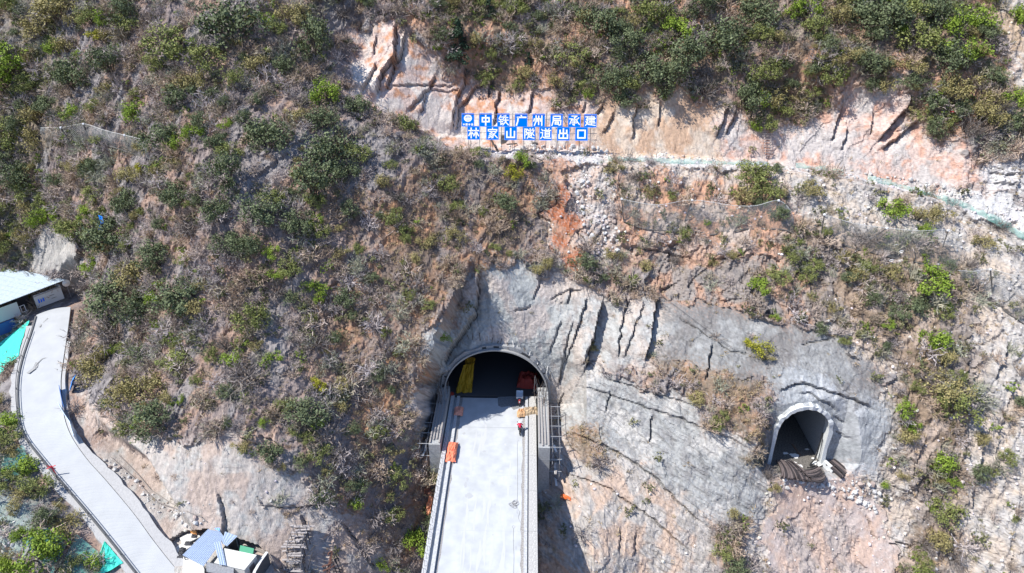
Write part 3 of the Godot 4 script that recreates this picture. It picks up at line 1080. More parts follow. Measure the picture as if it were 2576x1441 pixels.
func build_tunnels() -> void:
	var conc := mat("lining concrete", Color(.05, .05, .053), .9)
	var shot := mat("sprayed concrete", Color(.37, .37, .365), .95, {"grain": 2.0, "bump": 8.0, "dark": .8})
	var t := thing("railway_tunnel", "wide round-arched railway tunnel mouth where the white deck enters the rock", "tunnel")
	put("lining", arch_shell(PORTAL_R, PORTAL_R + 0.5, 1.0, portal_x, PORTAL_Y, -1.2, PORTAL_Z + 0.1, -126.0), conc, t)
	put("collar", arch_shell(PORTAL_R + 0.2, PORTAL_R + 0.62, 1.0, portal_x, PORTAL_Y, -1.2, PORTAL_Z + 0.14, PORTAL_Z - 1.4, .14, 5), shot, t)
	put("rim", arch_shell(PORTAL_R - 0.03, PORTAL_R + 0.16, 1.0, portal_x, PORTAL_Y, -1.2, PORTAL_Z + 0.55, PORTAL_Z - 0.3), mat("rim concrete", Color(.44, .435, .42), .8, {"grain": 1.5}), t)
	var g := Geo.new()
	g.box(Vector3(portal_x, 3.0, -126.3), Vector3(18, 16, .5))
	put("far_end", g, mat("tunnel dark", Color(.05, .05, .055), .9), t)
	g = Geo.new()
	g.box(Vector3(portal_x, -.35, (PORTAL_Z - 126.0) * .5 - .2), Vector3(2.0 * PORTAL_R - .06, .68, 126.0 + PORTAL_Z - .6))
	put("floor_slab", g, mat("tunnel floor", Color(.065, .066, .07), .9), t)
	# steel dowels left sticking out of the sprayed rock round the arch
	var steel := mat("rusty steel", Color(.10, .075, .06), .8)
	var r := RandomNumberGenerator.new()
	r.seed = 14
	for p in pairs("1176,843 1190,840 1206,838 1216,846 1229,845 1239,850 1254,858 1262,852 1276,862 1290,858 1301,868 1309,880 1318,874 1325,890 1334,884 1341,896 1350,905 1362,915 1378,921 1386,936"):
		var a := spot(p.x, p.y, .02)
		g = Geo.new()
		var b := a + Vector3(r.randf_range(-.25, .25), -r.randf_range(.1, .75), r.randf_range(.35, .7))
		g.tube(PackedVector3Array([a + Vector3(0, .1, -.3), a, b]), .045, .045, 5)
		put("dowel", g, steel if r.randf() < .6 else mat("pale pipe", Color(.55, .54, .52), .7), t)
	# the pilot tunnel on the east
	var t2 := thing("pilot_tunnel", "narrow horseshoe pilot tunnel with a white sprayed rim in the grey slab", "tunnel")
	put("lining", arch_shell(ADIT_R, ADIT_R + .4, 1.12, adit_x, ADIT_Y, ADIT_FLOOR - .2, ADIT_Z + .2, -105.0), mat("adit lining", Color(.46, .47, .47), .9, {"grain": 2.0, "bump": 6.0}), t2)
	put("rim", arch_shell(ADIT_R - .02, ADIT_R + .42, 1.12, adit_x, ADIT_Y, ADIT_FLOOR - .2, ADIT_Z + .45, ADIT_Z - .9, .13, 3), mat("white spray", Color(.68, .70, .70), .95, {"grain": 1.2, "bump": 8.0, "dark": .8}), t2)
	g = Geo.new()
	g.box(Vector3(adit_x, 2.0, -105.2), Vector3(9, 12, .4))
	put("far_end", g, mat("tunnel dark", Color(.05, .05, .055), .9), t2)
	g = Geo.new()
	g.box(Vector3(adit_x, ADIT_FLOOR - .16, (ADIT_Z - 105.0) * .5 + 1.1), Vector3(2.0 * ADIT_R - .04, .3, 105.0 + ADIT_Z + 2.0))
	put("floor_slab", g, mat("muddy floor", Color(.20, .185, .165), .95, {"grain": 2.0, "dark": .6}), t2)
	# low white wall running out from the rim on the east side
	g = Geo.new()
	var f0 := Vector3(adit_x + ADIT_R + .3, ADIT_FLOOR + .35, ADIT_Z + .6)
	g.bar(f0, f0 + Vector3(.75, -.25, 1.3), .45, .8)
	put("toe_wall", g, mat("white spray", Color(.68, .70, .70)), t2)
	var sheet := mat("white spill", Color(.68, .67, .64), .9)
	for q in [[2000, 1146, 15, 7], [2062, 1166, 20, 7], [1975, 1140, 8, 4], [2030, 1130, 7, 3], [1998, 1163, 9, 2.5], [2085, 1182, 7, 3.5], [2045, 1152, 5, 2.5], [2016, 1172, 4, 4]]:
		put("lime_spill", splat(at_height(q[0], q[1], ADIT_FLOOR + .012), q[2] * .05, q[3] * .07, int(q[0])), sheet, t2)
	# black hose hanging down the lit wall and kinked on the floor
	var h := thing("ventilation_hose", "black bent hose leaning inside the white rim of the pilot tunnel", "hose")
	g = Geo.new()
	var w := Vector3(adit_x + ADIT_R - .12, 0, 0)
	g.tube(smooth_line(PackedVector3Array([w + Vector3(-.05, 2.2, ADIT_Z - .6), w + Vector3(-.2, .6, ADIT_Z - .3), w + Vector3(-.55, -1.1, ADIT_Z + .2), w + Vector3(-1.35, ADIT_FLOOR + .12, ADIT_Z + .9), w + Vector3(-.5, ADIT_FLOOR + .14, ADIT_Z + 1.0)]), 6), .09, .09, 6)
	put("hose", g, mat("black rubber", Color(.02, .02, .022), .6), h)
	g = Geo.new()
	g.tube(smooth_line(PackedVector3Array([w + Vector3(-.02, 1.5, ADIT_Z - .2), w + Vector3(-.12, .0, ADIT_Z + .1), w + Vector3(-.3, -1.4, ADIT_Z + .4), w + Vector3(-.5, ADIT_FLOOR + .12, ADIT_Z + .8)]), 6), .035, .035, 5)
	put("cable", g, mat("black rubber", Color(.02, .02, .022), .6), h)
	var pl := thing("floor_plank", "brown plank lying loose across the muddy pilot tunnel floor", "plank")
	g = Geo.new()
	g.bar(at_height(1993, 1117, ADIT_FLOOR + .06), at_height(2013, 1145, ADIT_FLOOR + .06), .22, .06)
	put("board", g, mat("brown wood", Color(.16, .10, .07), .85), pl)
	var pp := thing("floor_pipe", "pale pipe lying on the muddy floor in front of the steel ribs", "pipe")
	g = Geo.new()
	g.tube(PackedVector3Array([at_height(1975, 1159, ADIT_FLOOR + .1), at_height(2013, 1171, ADIT_FLOOR + .1)]), .09, .09, 6)
	put("tube", g, mat("pale pipe", Color(.55, .54, .52), .7), pp)
	pp = thing("floor_pipe", "thin dark bent rod lying on the pilot tunnel floor by the steel ribs", "rod")
	g = Geo.new()
	g.tube(smooth_line(PackedVector3Array([at_height(2030, 1176, ADIT_FLOOR + .06), at_height(2060, 1174, ADIT_FLOOR + .06), at_height(2076, 1164, ADIT_FLOOR + .06)]), 5), .05, .05, 5)
	put("rod", g, mat("black rubber", Color(.02, .02, .022)), pp)
	rib_stacks()

func splat(at: Vector3, rx: float, rz: float, sd: int, n := 14) -> Geo:      # an irregular thin puddle or stain, 4 mm thick
	var r := RandomNumberGenerator.new()
	r.seed = sd
	var g := Geo.new()
	var ring := []
	for i in n:
		var a := TAU * i / n
		var k := r.randf_range(.55, 1.15)
		ring.append(at + Vector3(cos(a) * rx * k, 0, sin(a) * rz * k))
	for i in n:
		var b: Vector3 = ring[(i + 1) % n]
		g.tri(at, b, ring[i])
		g.quad(ring[i] - Vector3(0, .004, 0), ring[i], b, b - Vector3(0, .004, 0))
	return g

func rib_stacks() -> void:
	var dark := mat("bare steel", Color(.055, .048, .05), .6, {"metal": .2})
	var brown := mat("rusted steel", Color(.135, .108, .102), .75)
	var r := RandomNumberGenerator.new()
	r.seed = 5
	# each stack: start and end of the first rib, of the last rib (sight lines), sag of the arc, how many, label
	var stacks := [
		[[1954, 1158, 1964, 1200], [1992, 1160, 2040, 1210], .5, 19, "fanned stack of curved brown steel ribs, nearest the bushes"],
		[[1995, 1180, 2058, 1174], [2036, 1206, 2076, 1200], -1.0, 13, "stack of arched steel ribs lying between two other stacks"],
		[[2076, 1168, 2116, 1202], [2098, 1154, 2132, 1184], .15, 11, "straight bundled dark steel bars beside the low white wall"],
	]
	for s in stacks:
		var t := thing("steel_rib_stack", s[4], "steel ribs", Vector3.ZERO, "stacks of steel ribs before the pilot tunnel")
		var n: int = s[3]
		for layer in 3:
			for i in n:
				var f := (i + .5 * layer) / n
				var a := at_height(lerpf(s[0][0], s[1][0], f), lerpf(s[0][1], s[1][1], f), ADIT_FLOOR + .1 + .19 * layer)
				var b := at_height(lerpf(s[0][2], s[1][2], f), lerpf(s[0][3], s[1][3], f), ADIT_FLOOR + .1 + .19 * layer)
				a += Vector3(r.randf_range(-.1, .1), 0, r.randf_range(-.15, .15))
				b += Vector3(r.randf_range(-.1, .1), 0, r.randf_range(-.2, .2))
				var side := (b - a).cross(Vector3.UP).normalized() * float(s[2])
				var pts := PackedVector3Array()
				for k in 9:
					var q := k / 8.0
					pts.append(a.lerp(b, q) + side * 4.0 * q * (1.0 - q) * -.5)
				var g := Geo.new()
				for k in 8:
					g.bar(pts[k], pts[k + 1] + (pts[k + 1] - pts[k]) * .02, .16, .18)
				put("steel_rib", g, brown if r.randf() < .45 else dark, t)

# ================================================================ bridge
func build_bridge() -> void:
	var white := mat("deck concrete", Color(.475, .49, .50), .85, {"grain": 17.0, "dark": .88})
	var edge := mat("edge concrete", Color(.52, .525, .53), .85, {"grain": 2.5, "dark": .8})
	var dust := mat("dusty concrete", Color(.42, .40, .385), .95, {"grain": 1.2, "dark": .6})
	var t := thing("railway_viaduct", "white concrete railway bridge deck running out of the big tunnel mouth", "bridge")
	var z0 := PORTAL_Z + .1
	var z1 := 34.0
	var g := Geo.new()
	var mid := (deck_l + deck_r) * .5
	var w := deck_r - deck_l
	g.box(Vector3(mid, -.3, (z0 + z1) * .5), Vector3(w, .6, z1 - z0))
	put("deck_slab", g, white, t)
	g = Geo.new()
	g.hexa([Vector3(mid - 3.1, -4.4, z1), Vector3(mid + 3.1, -4.4, z1), Vector3(mid + 3.1, -4.4, z0 + 6), Vector3(mid - 3.1, -4.4, z0 + 6), Vector3(mid - 3.6, -.6, z1), Vector3(mid + 3.6, -.6, z1), Vector3(mid + 3.6, -.6, z0 + 6), Vector3(mid - 3.6, -.6, z0 + 6)])
	put("box_girder", g, mat("girder concrete", Color(.38, .385, .39), .9, {"grain": 4.0, "dark": .8}), t)
	# lengths of kerb wall along both sides, butted with narrow joints
	var seg := 5.95
	var z := z0
	while z < z1 - 1.0:
		var zc := z + seg * .5
		g = Geo.new()
		g.box(Vector3(deck_l + .28, .2, zc), Vector3(.5, .4, seg - .03))
		put("outer_kerb", g, edge, t)
		g = Geo.new()
		g.box(Vector3(deck_l + 1.08, .16, zc), Vector3(.38, .32, seg - .03))
		put("trough_wall", g, edge, t)
		g = Geo.new()
		g.box(Vector3(deck_r - .5, .2, zc), Vector3(.96, .4, seg - .03))
		put("outer_kerb", g, mat("ledge concrete", Color(.53, .515, .49), .85, {"grain": 1.6, "dark": .74}), t)
		g = Geo.new()
		g.box(Vector3(deck_r - 1.30, .16, zc), Vector3(.36, .32, seg - .03))
		put("trough_wall", g, edge, t)
		z += seg
	# dusty gutters
	var r := RandomNumberGenerator.new()
	r.seed = 3
	for s in [[deck_l + 1.27, .42], [deck_r - 1.48, -.36]]:
		g = Geo.new()
		var rows := [PackedVector3Array(), PackedVector3Array()]
		for i in 120:
			var zz := lerpf(z0, z1, i / 119.0)
			rows[0].append(Vector3(s[0] + .002 * signf(s[1]), .006, zz))
			rows[1].append(Vector3(s[0] + s[1] * r.randf_range(.6, 1.15), .006, zz))
		g.sheet(rows)
		put("gutter_dust", g, dust, t)
	# rebar loops standing in the west kerb
	g = Geo.new()
	z = z0 + 8.0
	while z < z1:
		var x := deck_l + .2 + r.randf_range(-.04, .04)
		g.tube(PackedVector3Array([Vector3(x - .08, .38, z), Vector3(x - .1, .72, z + .05), Vector3(x + .05, .78, z + .35), Vector3(x + .1, .72, z + .62), Vector3(x + .06, .38, z + .66)]), .018, .018, 4, false)
		z += .95
	put("rebar_loops", g, mat("rusty steel", Color(.10, .075, .06), .8), t).set_meta("kind", "stuff")
	# movement joint across the deck, and stains
	g = Geo.new()
	var zj := at_height(1250, 1075, 0.0).z
	g.box(Vector3(mid - .1, .006, zj), Vector3(w - 2.9, .008, .10))
	put("expansion_joint", g, mat("joint grey", Color(.33, .34, .35), .9), t)
	var stain := mat("damp stain", Color(.36, .365, .37), .8)
	for q in [[1178, 1247, .55, .5], [1171, 1219, .2, .5], [1176, 1205, .18, .35], [1218, 1135, .3, .2], [1180, 1284, .6, .12], [1190, 1232, .12, .1], [1284, 1223, .1, .12]]:
		put("stain", splat(at_height(q[0], q[1], .007), q[2], q[3], int(q[0] + q[1])), stain, t)
	g = Geo.new()
	var wet := []
	for q in pairs("1252,998 1300,996 1362,996 1362,1018 1345,1013 1320,1016 1304,1027 1292,1031 1283,1021 1262,1024 1253,1020"):
		wet.append(at_height(q.x, q.y, .008))
	var cm := at_height(1300, 1008, .008)
	for i in wet.size():
		g.tri(cm, wet[i], wet[(i + 1) % wet.size()])
	put("damp_patch", g, mat("damp deck", Color(.27, .275, .28), .6, {"grain": 2.0}), t)
	var dusty := mat("faint streak", Color(.435, .44, .44), .9)
	for k in 26:
		var x: float = [mid - 2.1, mid + .1, mid + 2.0, mid - .9][k % 4] + r.randfn() * .35
		var zz := r.randf_range(PORTAL_Z + 4.0, -38.0)
		g = Geo.new()
		var l := r.randf_range(2.5, 9.0)
		var wd := r.randf_range(.10, .3)
		var rows2 := [PackedVector3Array(), PackedVector3Array()]
		for i in 12:
			var f := i / 11.0
			var ww := wd * sin(PI * f) * r.randf_range(.5, 1.0) + .01
			rows2[0].append(Vector3(x - ww + .1 * sin(f * 5.0 + k), .005 + .0002 * k, zz + l * f))
			rows2[1].append(Vector3(x + ww + .1 * sin(f * 5.0 + k), .005 + .0002 * k, zz + l * f))
		g.sheet(rows2)
		put("dust_streak", g, dusty, t)
	for k in 34:
		var q := Vector3(r.randf_range(deck_l + 1.9, deck_r - 1.9), .0075 + .0002 * k, r.randf_range(-72.0, -42.0))
		if r.randf() < .5:
			q.x = deck_r - 1.9 - absf(r.randfn()) * .5
		put("stain", splat(q, r.randf_range(.05, .3), r.randf_range(.06, .4), 300 + k, 10), stain if r.randf() < .45 else mat("faint streak", Color(.435, .44, .44)), t)
	for zz in [-70.0, -61.5, -53.0, -44.5, -36.0]:
		g = Geo.new()
		g.box(Vector3(mid - .1, .004, zz), Vector3(w - 2.9, .008, .03))
		put("pour_joint", g, mat("faint joint", Color(.40, .41, .42), .9), t)
	# loose coil of wire and thin leads on the deck
	var wire := mat("grey wire", Color(.22, .21, .20), .7)
	var c := thing("wire_coil", "loose tangle of thin grey wire coiled on the white deck", "wire")
	var c0 := at_height(1292, 1268, .02)
	for k in 7:
		g = Geo.new()
		var pts := PackedVector3Array()
		var cc := c0 + Vector3(r.randf_range(-.3, .3), .02 * k, r.randf_range(-.45, .45))
		var rr := r.randf_range(.15, .32)
		for i in 15:
			var a := TAU * i / 14.0
			pts.append(cc + Vector3(cos(a) * rr * 1.2, .02 * sin(a * 2.0 + k), sin(a) * rr))
		g.tube(pts, .02, .02, 4, false)
		put("loop", g, wire, c)
	g = Geo.new()
	g.tube(smooth_line(PackedVector3Array([at_height(1301, 1110, .02), at_height(1302, 1180, .02), at_height(1301, 1258, .02), at_height(1293, 1268, .02)]), 5), .014, .014, 4)
	put("lead", g, wire, c)
	g = Geo.new()
	g.tube(smooth_line(PackedVector3Array([at_height(1297, 1272, .02), at_height(1307, 1288, .02), at_height(1304, 1302, .02), at_height(1312, 1318, .02)]), 5), .014, .014, 4)
	put("lead", g, wire, c)
	c = thing("wire_lead", "straight thin wire with one loop, lying lowest on the deck", "wire")
	g = Geo.new()
	var lp := PackedVector3Array()
	var l0 := at_height(1292, 1325, .02)
	for i in 13:
		var a := PI * .5 - TAU * i / 12.0
		lp.append(l0 + Vector3(cos(a) * .16, 0, sin(a) * .16))
	for q in pairs("1291,1360 1293,1400 1292,1441 1293,1500"):
		lp.append(at_height(q.x, q.y, .02))
	g.tube(lp, .014, .014, 4)
	put("wire", g, wire, c)

# ================================================================ wing walls, scaffolds
func build_abutments() -> void:
	var conc := mat("wall concrete", Color(.40, .405, .40), .9, {"grain": 3.0, "dark": .8})
	var plankm := mat("grey plank", Color(.42, .385, .36), .9, {"grain": .8, "dark": .7})
	var steel := mat("scaffold steel", Color(.30, .30, .31), .5, {"metal": .5})
	var white := mat("white board", Color(.66, .65, .62), .8)
	var rust := mat("rusty steel", Color(.10, .075, .06), .8)
	var r := RandomNumberGenerator.new()
	for side in [-1, 1]:
		r.seed = 40 + side
		var x0 := deck_l - 1.55 if side < 0 else deck_r + .2
		var x1 := deck_l - .12 if side < 0 else deck_r + 1.62
		var zf := at_height(1098, 1118 if side < 0 else 1122, 1.5).z
		var zb := PORTAL_Z - .2
		var where := "west" if side < 0 else "east"
		var w := thing("wing_wall", "tall grey concrete wing wall beside the deck, on the %s side" % ("steep scrub" if side < 0 else "grey slab"), "wall", Vector3.ZERO, "wing walls beside the deck")
		var g := Geo.new()
		var zt := zf - 5.0
		g.hexa([Vector3(x0, -12, zf), Vector3(x1, -12, zf), Vector3(x1, -12, zb), Vector3(x0, -12, zb), Vector3(x0, 1.5, zf), Vector3(x1, 1.5, zf), Vector3(x1, 1.7, zb), Vector3(x0, 1.7, zb)])
		put("wall_body", g, conc, w)
		for k in 5:
			g = Geo.new()
			g.box(Vector3((x0 + x1) * .5, 1.5 - 1.9 * (k + 1), zf + .004), Vector3(x1 - x0 - .04, .03, .02))
			put("pour_line", g, mat("joint grey", Color(.33, .34, .35), .9), w)
		for k in 4:
			g = Geo.new()
			var xx := lerpf(x0 + .15, x1 - .15, k / 3.0)
			g.bar(Vector3(xx, 1.66, zf - .15 - r.randf() * .8), Vector3(xx + r.randf_range(-.1, .1), 1.72, zb + 2.0 + r.randf()), .17, .09)
			put("coping_plank", g, plankm, w)
		# starter bars towards the tunnel
		var rb := thing("starter_bars", "thicket of thin rusty starter bars behind the %s wing wall" % ("scrub-side" if side < 0 else "slab-side"), "rebar", Vector3.ZERO, "starter bars at the tunnel mouth")
		for k in 26:
			g = Geo.new()
			var a := Vector3(r.randf_range(x0 - .5, x1 - .1), 1.5, r.randf_range(zb + .4, zb + 4.2))
			g.tube(PackedVector3Array([a, a + Vector3(r.randf_range(-.15, .15), 1.0, r.randf_range(-.1, .2)), a + Vector3(r.randf_range(-.5, .4), r.randf_range(1.6, 2.8), r.randf_range(-.2, .7))]), .028, .022, 4)
			put("bar", g, rust if r.randf() < .6 else steel, rb)
		# scaffold on the outer side
		var s := thing("scaffold", "pole scaffold with loose boards on the outer face of the %s wing wall" % ("scrub-side" if side < 0 else "slab-side"), "scaffold", Vector3.ZERO, "scaffolds on the wing walls")
		var xa := x0 - .35 if side < 0 else x1 + .35
		var xb := x0 - 1.15 if side < 0 else x1 + 1.25
		for zi in 5:
			var zz := zf - .4 - zi * 2.0
			for xx in [xa, xb]:
				var u: float = xx
				g = Geo.new()
				g.tube(PackedVector3Array([Vector3(u, -9.5 + zi * 1.4, zz), Vector3(u, 1.9 - .25 * zi, zz)]), .04, .04, 5)
				put("standard", g, steel, s)
			for lvl in [1.35, -.6, -2.6]:
				g = Geo.new()
				g.tube(PackedVector3Array([Vector3(xa - .35 * side, lvl, zz + .07), Vector3(xb + .3 * side, lvl, zz + .07)]), .045, .045, 5)
				put("transom", g, mat("pale tube", Color(.38, .38, .38), .5, {"metal": .3}), s)
		for lvl in [1.2, -.75, -2.75, -4.7]:
			for xx in [xa, xb]:
				g = Geo.new()
				g.tube(PackedVector3Array([Vector3(xx, lvl, zf + .4), Vector3(xx, lvl + .1, zf - 8.8)]), .04, .04, 5)
				put("ledger", g, steel, s)
		for k in 13:
			g = Geo.new()
			var lvl: float = [-.5, -2.5, -4.5, -6.2][k % 4]
			var a := Vector3(lerpf(xa, xb, r.randf_range(.1, .9)), lvl + .1 + r.randf() * .1, zf + .6 - r.randf() * 3.5)
			g.bar(a, a + Vector3(r.randf_range(-.3, .3), r.randf_range(-.5, .1), -r.randf_range(1.0, 2.2)), .26, .05)
			put("board", g, white if r.randf() < .55 else plankm, s)
		for k in 4:
			g = Geo.new()
			var a := Vector3(lerpf(xa, xb, r.randf()), -1.5 - k * 1.6, zf - .3)
			g.tube(PackedVector3Array([a, a + Vector3(.9 * side * (1 if k % 2 else -1), -1.5, -.6)]), .04, .04, 5)
			put("brace", g, rust, s)
	# recess at the foot of the slab-side wall
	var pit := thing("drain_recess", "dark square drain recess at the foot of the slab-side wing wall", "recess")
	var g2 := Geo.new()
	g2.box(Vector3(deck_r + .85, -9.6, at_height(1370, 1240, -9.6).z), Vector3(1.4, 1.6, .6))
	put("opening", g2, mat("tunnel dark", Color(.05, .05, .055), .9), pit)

# ================================================================ the access road
func build_road() -> void:
	var conc := mat("road concrete", Color(.425, .435, .44), .85, {"grain": 19.0, "dark": .92})
	var g := Geo.new()
	var n := road_l.size()
	var run := 0.0
	var rows := []
	var length := PackedFloat32Array([0.0])
	for i in range(1, n):
		length.append(length[i - 1] + road_l[i].distance_to(road_l[i - 1]) * .5 + road_r[i].distance_to(road_r[i - 1]) * .5)
	var total: float = length[n - 1]
	var s := 0.0
	var at := 0
	while s < total - .01:
		while at < n - 2 and length[at + 1] < s:
			at += 1
		var f := (s - length[at]) / (length[at + 1] - length[at])
		var a := road_l[at].lerp(road_l[at + 1], f)
		var b := road_r[at].lerp(road_r[at + 1], f)
		var d := (road_l[at + 1] - road_l[at]).normalized()
		var groove := fmod(s, .56)
		var dip := -.012 if groove > .42 else 0.0
		var row := PackedVector3Array()
		for k in 9:
			var t := k / 8.0
			var bow := .55 * (4.0 * t * (1.0 - t)) 
			row.append(a.lerp(b, t) - d * bow + Vector3(0, dip * (0.0 if k == 0 or k == 8 or s < 22.0 else 1.0), 0))
		rows.append(row)
		s += .14 if groove > .28 else .16
	for row in rows:
		row.insert(0, row[0] - Vector3(0, .3, 0))
		row.append(row[row.size() - 1] - Vector3(0, .3, 0))
	g.sheet(rows)
	var o := put("road", g, conc)
	var o_road := o
	tag(o, "white grooved concrete access road curving down past the pink cut", "", "", "structure")
	# shoulder on the inner side
	g = Geo.new()
	rows = [PackedVector3Array(), PackedVector3Array(), PackedVector3Array()]
	var r := RandomNumberGenerator.new()
	r.seed = 12
	for i in range(8, n):
		var out := (road_r[i] - road_l[i]).normalized()
		var wd := lerpf(.5, 1.5, smoothstep(20.0, 45.0, i)) * r.randf_range(.85, 1.1)
		rows[0].append(road_r[i] + out * .09 + Vector3(0, -.10, 0))
		rows[1].append(road_r[i] + out * (.1 + wd) + Vector3(0, -.06, 0))
		rows[2].append(road_r[i] + out * (.2 + wd) + Vector3(0, -.9, 0))
	g.sheet(rows)
	o = put("road_shoulder", g, mat("shoulder concrete", Color(.43, .425, .42), .95, {"grain": 2.4, "dark": .86, "bump": 3.0}))
	tag(o, "rough pale shoulder between the road and the pink cut", "", "", "structure")
	# cracks and wet streaks across the upper bend
	var stain := mat("damp road", Color(.30, .30, .295), .8)
	for e in ["173,868 155,882 130,890 108,897 96,908 88,925 70,938", "150,885 125,897 106,902 92,915 78,935", "120,800 105,815 100,822", "165,806 150,812"]:
		var pts := pairs(e)
		for i in pts.size() - 1:
			var a := near_road(pts[i])
			var b := near_road(pts[i + 1])
			var gg := Geo.new()
			gg.bar(a, b, .14 + .1 * r.randf() + (.3 if i > 3 else .0), .006)
			put("stain", gg, stain, o_road)
	# verge, kerb and rail on the outer side
	g = Geo.new()
	rows = [PackedVector3Array(), PackedVector3Array(), PackedVector3Array()]
	for i in range(4, n):
		var out := (road_l[i] - road_r[i]).normalized()
		var wd := .95 * r.randf_range(.8, 1.15)
		rows[0].append(road_l[i] + out * .1 + Vector3(0, -.06, 0))
		rows[1].append(road_l[i] + out * (.1 + wd) + Vector3(0, -.08, 0))
		rows[2].append(road_l[i] + out * (.3 + wd) + Vector3(0, -.9, 0))
	g.sheet(rows)
	o = put("road_verge", g, mat("shoulder concrete", Color(.43, .425, .42)))
	tag(o, "narrow pale verge between the guard rail and the netted slope", "", "", "structure")
	var k := thing("road_kerb", "low dark edged kerb along the outer edge of the access road", "kerb")
	var i := 1
	while i < n - 3:
		g = Geo.new()
		var a := road_l[i] + Vector3(0, .0, 0)
		var b := road_l[i + 2] + Vector3(0, .0, 0)
		g.bar(a, b.lerp(a, .01), .20, .30)
		put("kerb_block", g, mat("kerb grey", Color(.16, .165, .17), .9, {"grain": 1.2}), k)
		i += 2
	var f := thing("guard_rail", "thin grey pipe guard rail along the outer edge of the access road", "railing")
	var top := PackedVector3Array()
	for j in range(6, n - 2):
		var out := (road_l[j] - road_r[j]).normalized() * .06
		top.append(road_l[j] + out + Vector3(0, .62, 0))
		if j % 4 == 0:
			g = Geo.new()
			g.tube(PackedVector3Array([road_l[j] + out - Vector3(0, .3, 0), road_l[j] + out + Vector3(0, .64, 0)]), .04, .04, 5)
			put("post", g, mat("dark steel", Color(.07, .072, .078), .6), f)
	g = Geo.new()
	g.tube(top, .045, .045, 5)
	put("rail", g, mat("dark steel", Color(.07, .072, .078), .6), f)
	# blue and white hoarding by the rock, leaning
	var h := thing("site_hoarding", "leaning blue and white steel hoarding between the road and the cut", "hoarding")
	var hp := pairs("152,982 155,1000 159,1020 165,1040 174,1058 184,1074 194,1088 199,1106 205,1124")
	for j in hp.size() - 1:
		var a := near_road(hp[j])
		var b := near_road(hp[j + 1])
		var up := Vector3(-.35, 1.9, .1) if j > 2 else Vector3(.1, .9, 0)
		g = Geo.new()
		var nrm := (b - a).cross(up).normalized() * .03
		g.hexa([a - nrm, b - nrm, b + nrm, a + nrm, a + up - nrm, b + up - nrm, b + up + nrm, a + up + nrm])
		put("panel", g, mat("pale blue sheet", Color(.52, .66, .80), .5) if j > 2 else mat("deep blue sheet", Color(.05, .14, .38), .5), h)
	var cl := tag(put("blue_cloth", tarp(near_road(Vector2(177, 976)) + Vector3(.6, .8, 0), Vector3(.5, .9, .1), Vector3(.2, 0, .8), .25, 8), mat("blue cloth", Color(.06, .30, .80), .8)), "bright blue crumpled cloth hung behind the hoarding", "cloth")
	cl.set_meta("category", "cloth")
	# red warning marker on the kerb
	var m := thing("warning_marker", "small red crossed warning marker on the outer kerb of the road", "marker")
	var p0 := near_road(Vector2(141, 1192))
	g = Geo.new()
	g.bar(p0, p0 + Vector3(-.2, 1.3, 0), .09, .09)
	put("post", g, mat("red paint", Color(.62, .03, .05), .5), m)
	g = Geo.new()
	g.bar(p0 + Vector3(-.7, .95, .15), p0 + Vector3(.3, 1.25, -.1), .12, .04)
	g.bar(p0 + Vector3(-.55, 1.4, .15), p0 + Vector3(.15, .75, -.1), .12, .04)
	put("cross_board", g, mat("red paint", Color(.62, .03, .05)), m)
	# old pipes and rods along the foot of the cut
	for e in [["280,1150 330,1195 372,1240 395,1262 440,1278 500,1296 520,1312", .06, "grey pipe along the foot of the pink cut"], ["300,1145 345,1190 380,1232 425,1262 470,1286 508,1300", .05, "thin second pipe running just above the grey pipe at the cut foot"]]:
		var line := PackedVector3Array()
		for q in pairs(e[0]):
			line.append(spot(q.x, q.y, .12))
		g = Geo.new()
		g.tube(line, e[1], e[1], 5)
		tag(put("ground_pipe", g, mat("old pipe", Color(.26, .23, .21), .8)), e[2], "pipe")

func near_road(p: Vector2) -> Vector3:     # where a sight line meets the road's level
	var y := 3.0
	var q := at_height(p.x, p.y, y)
	for it in 8:
		var best := 1e9
		for i in road_l.size():
			var c := (road_l[i] + road_r[i]) * .5
			var d := Vector2(c.x - q.x, c.z - q.z).length_squared()
			if d < best:
				best = d
				y = c.y
		q = at_height(p.x, p.y, y + .01)
	return q

# a cloth thrown over something: centre on the ground, half length, half width, height
func tarp(at: Vector3, a: Vector3, b: Vector3, h: float, sd: int, na := 13, nb := 11) -> Geo:
	var n := FastNoiseLite.new()
	n.seed = sd
	n.frequency = .55
	n.fractal_octaves = 3
	var g := Geo.new()
	var rows := []
	for j in nb:
		var row := PackedVector3Array()
		for i in na:
			var x := 2.0 * i / (na - 1) - 1.0
			var y := 2.0 * j / (nb - 1) - 1.0
			var edge := (1.0 - pow(absf(x), 5.0)) * (1.0 - pow(absf(y), 5.0))
			var w := n.get_noise_2d(x * 5.0, y * 5.0)
			var k := 1.0 + .16 * n.get_noise_2d(x * 3.0 + 20.0, y * 3.0)
			row.append(at + a * x * k + b * y * k + Vector3.UP * (.03 + h * edge * (1.0 + .5 * w) + .06 * n.get_noise_2d(x * 14.0, y * 14.0)))
		rows.append(row)
	g.sheet(rows)
	return g

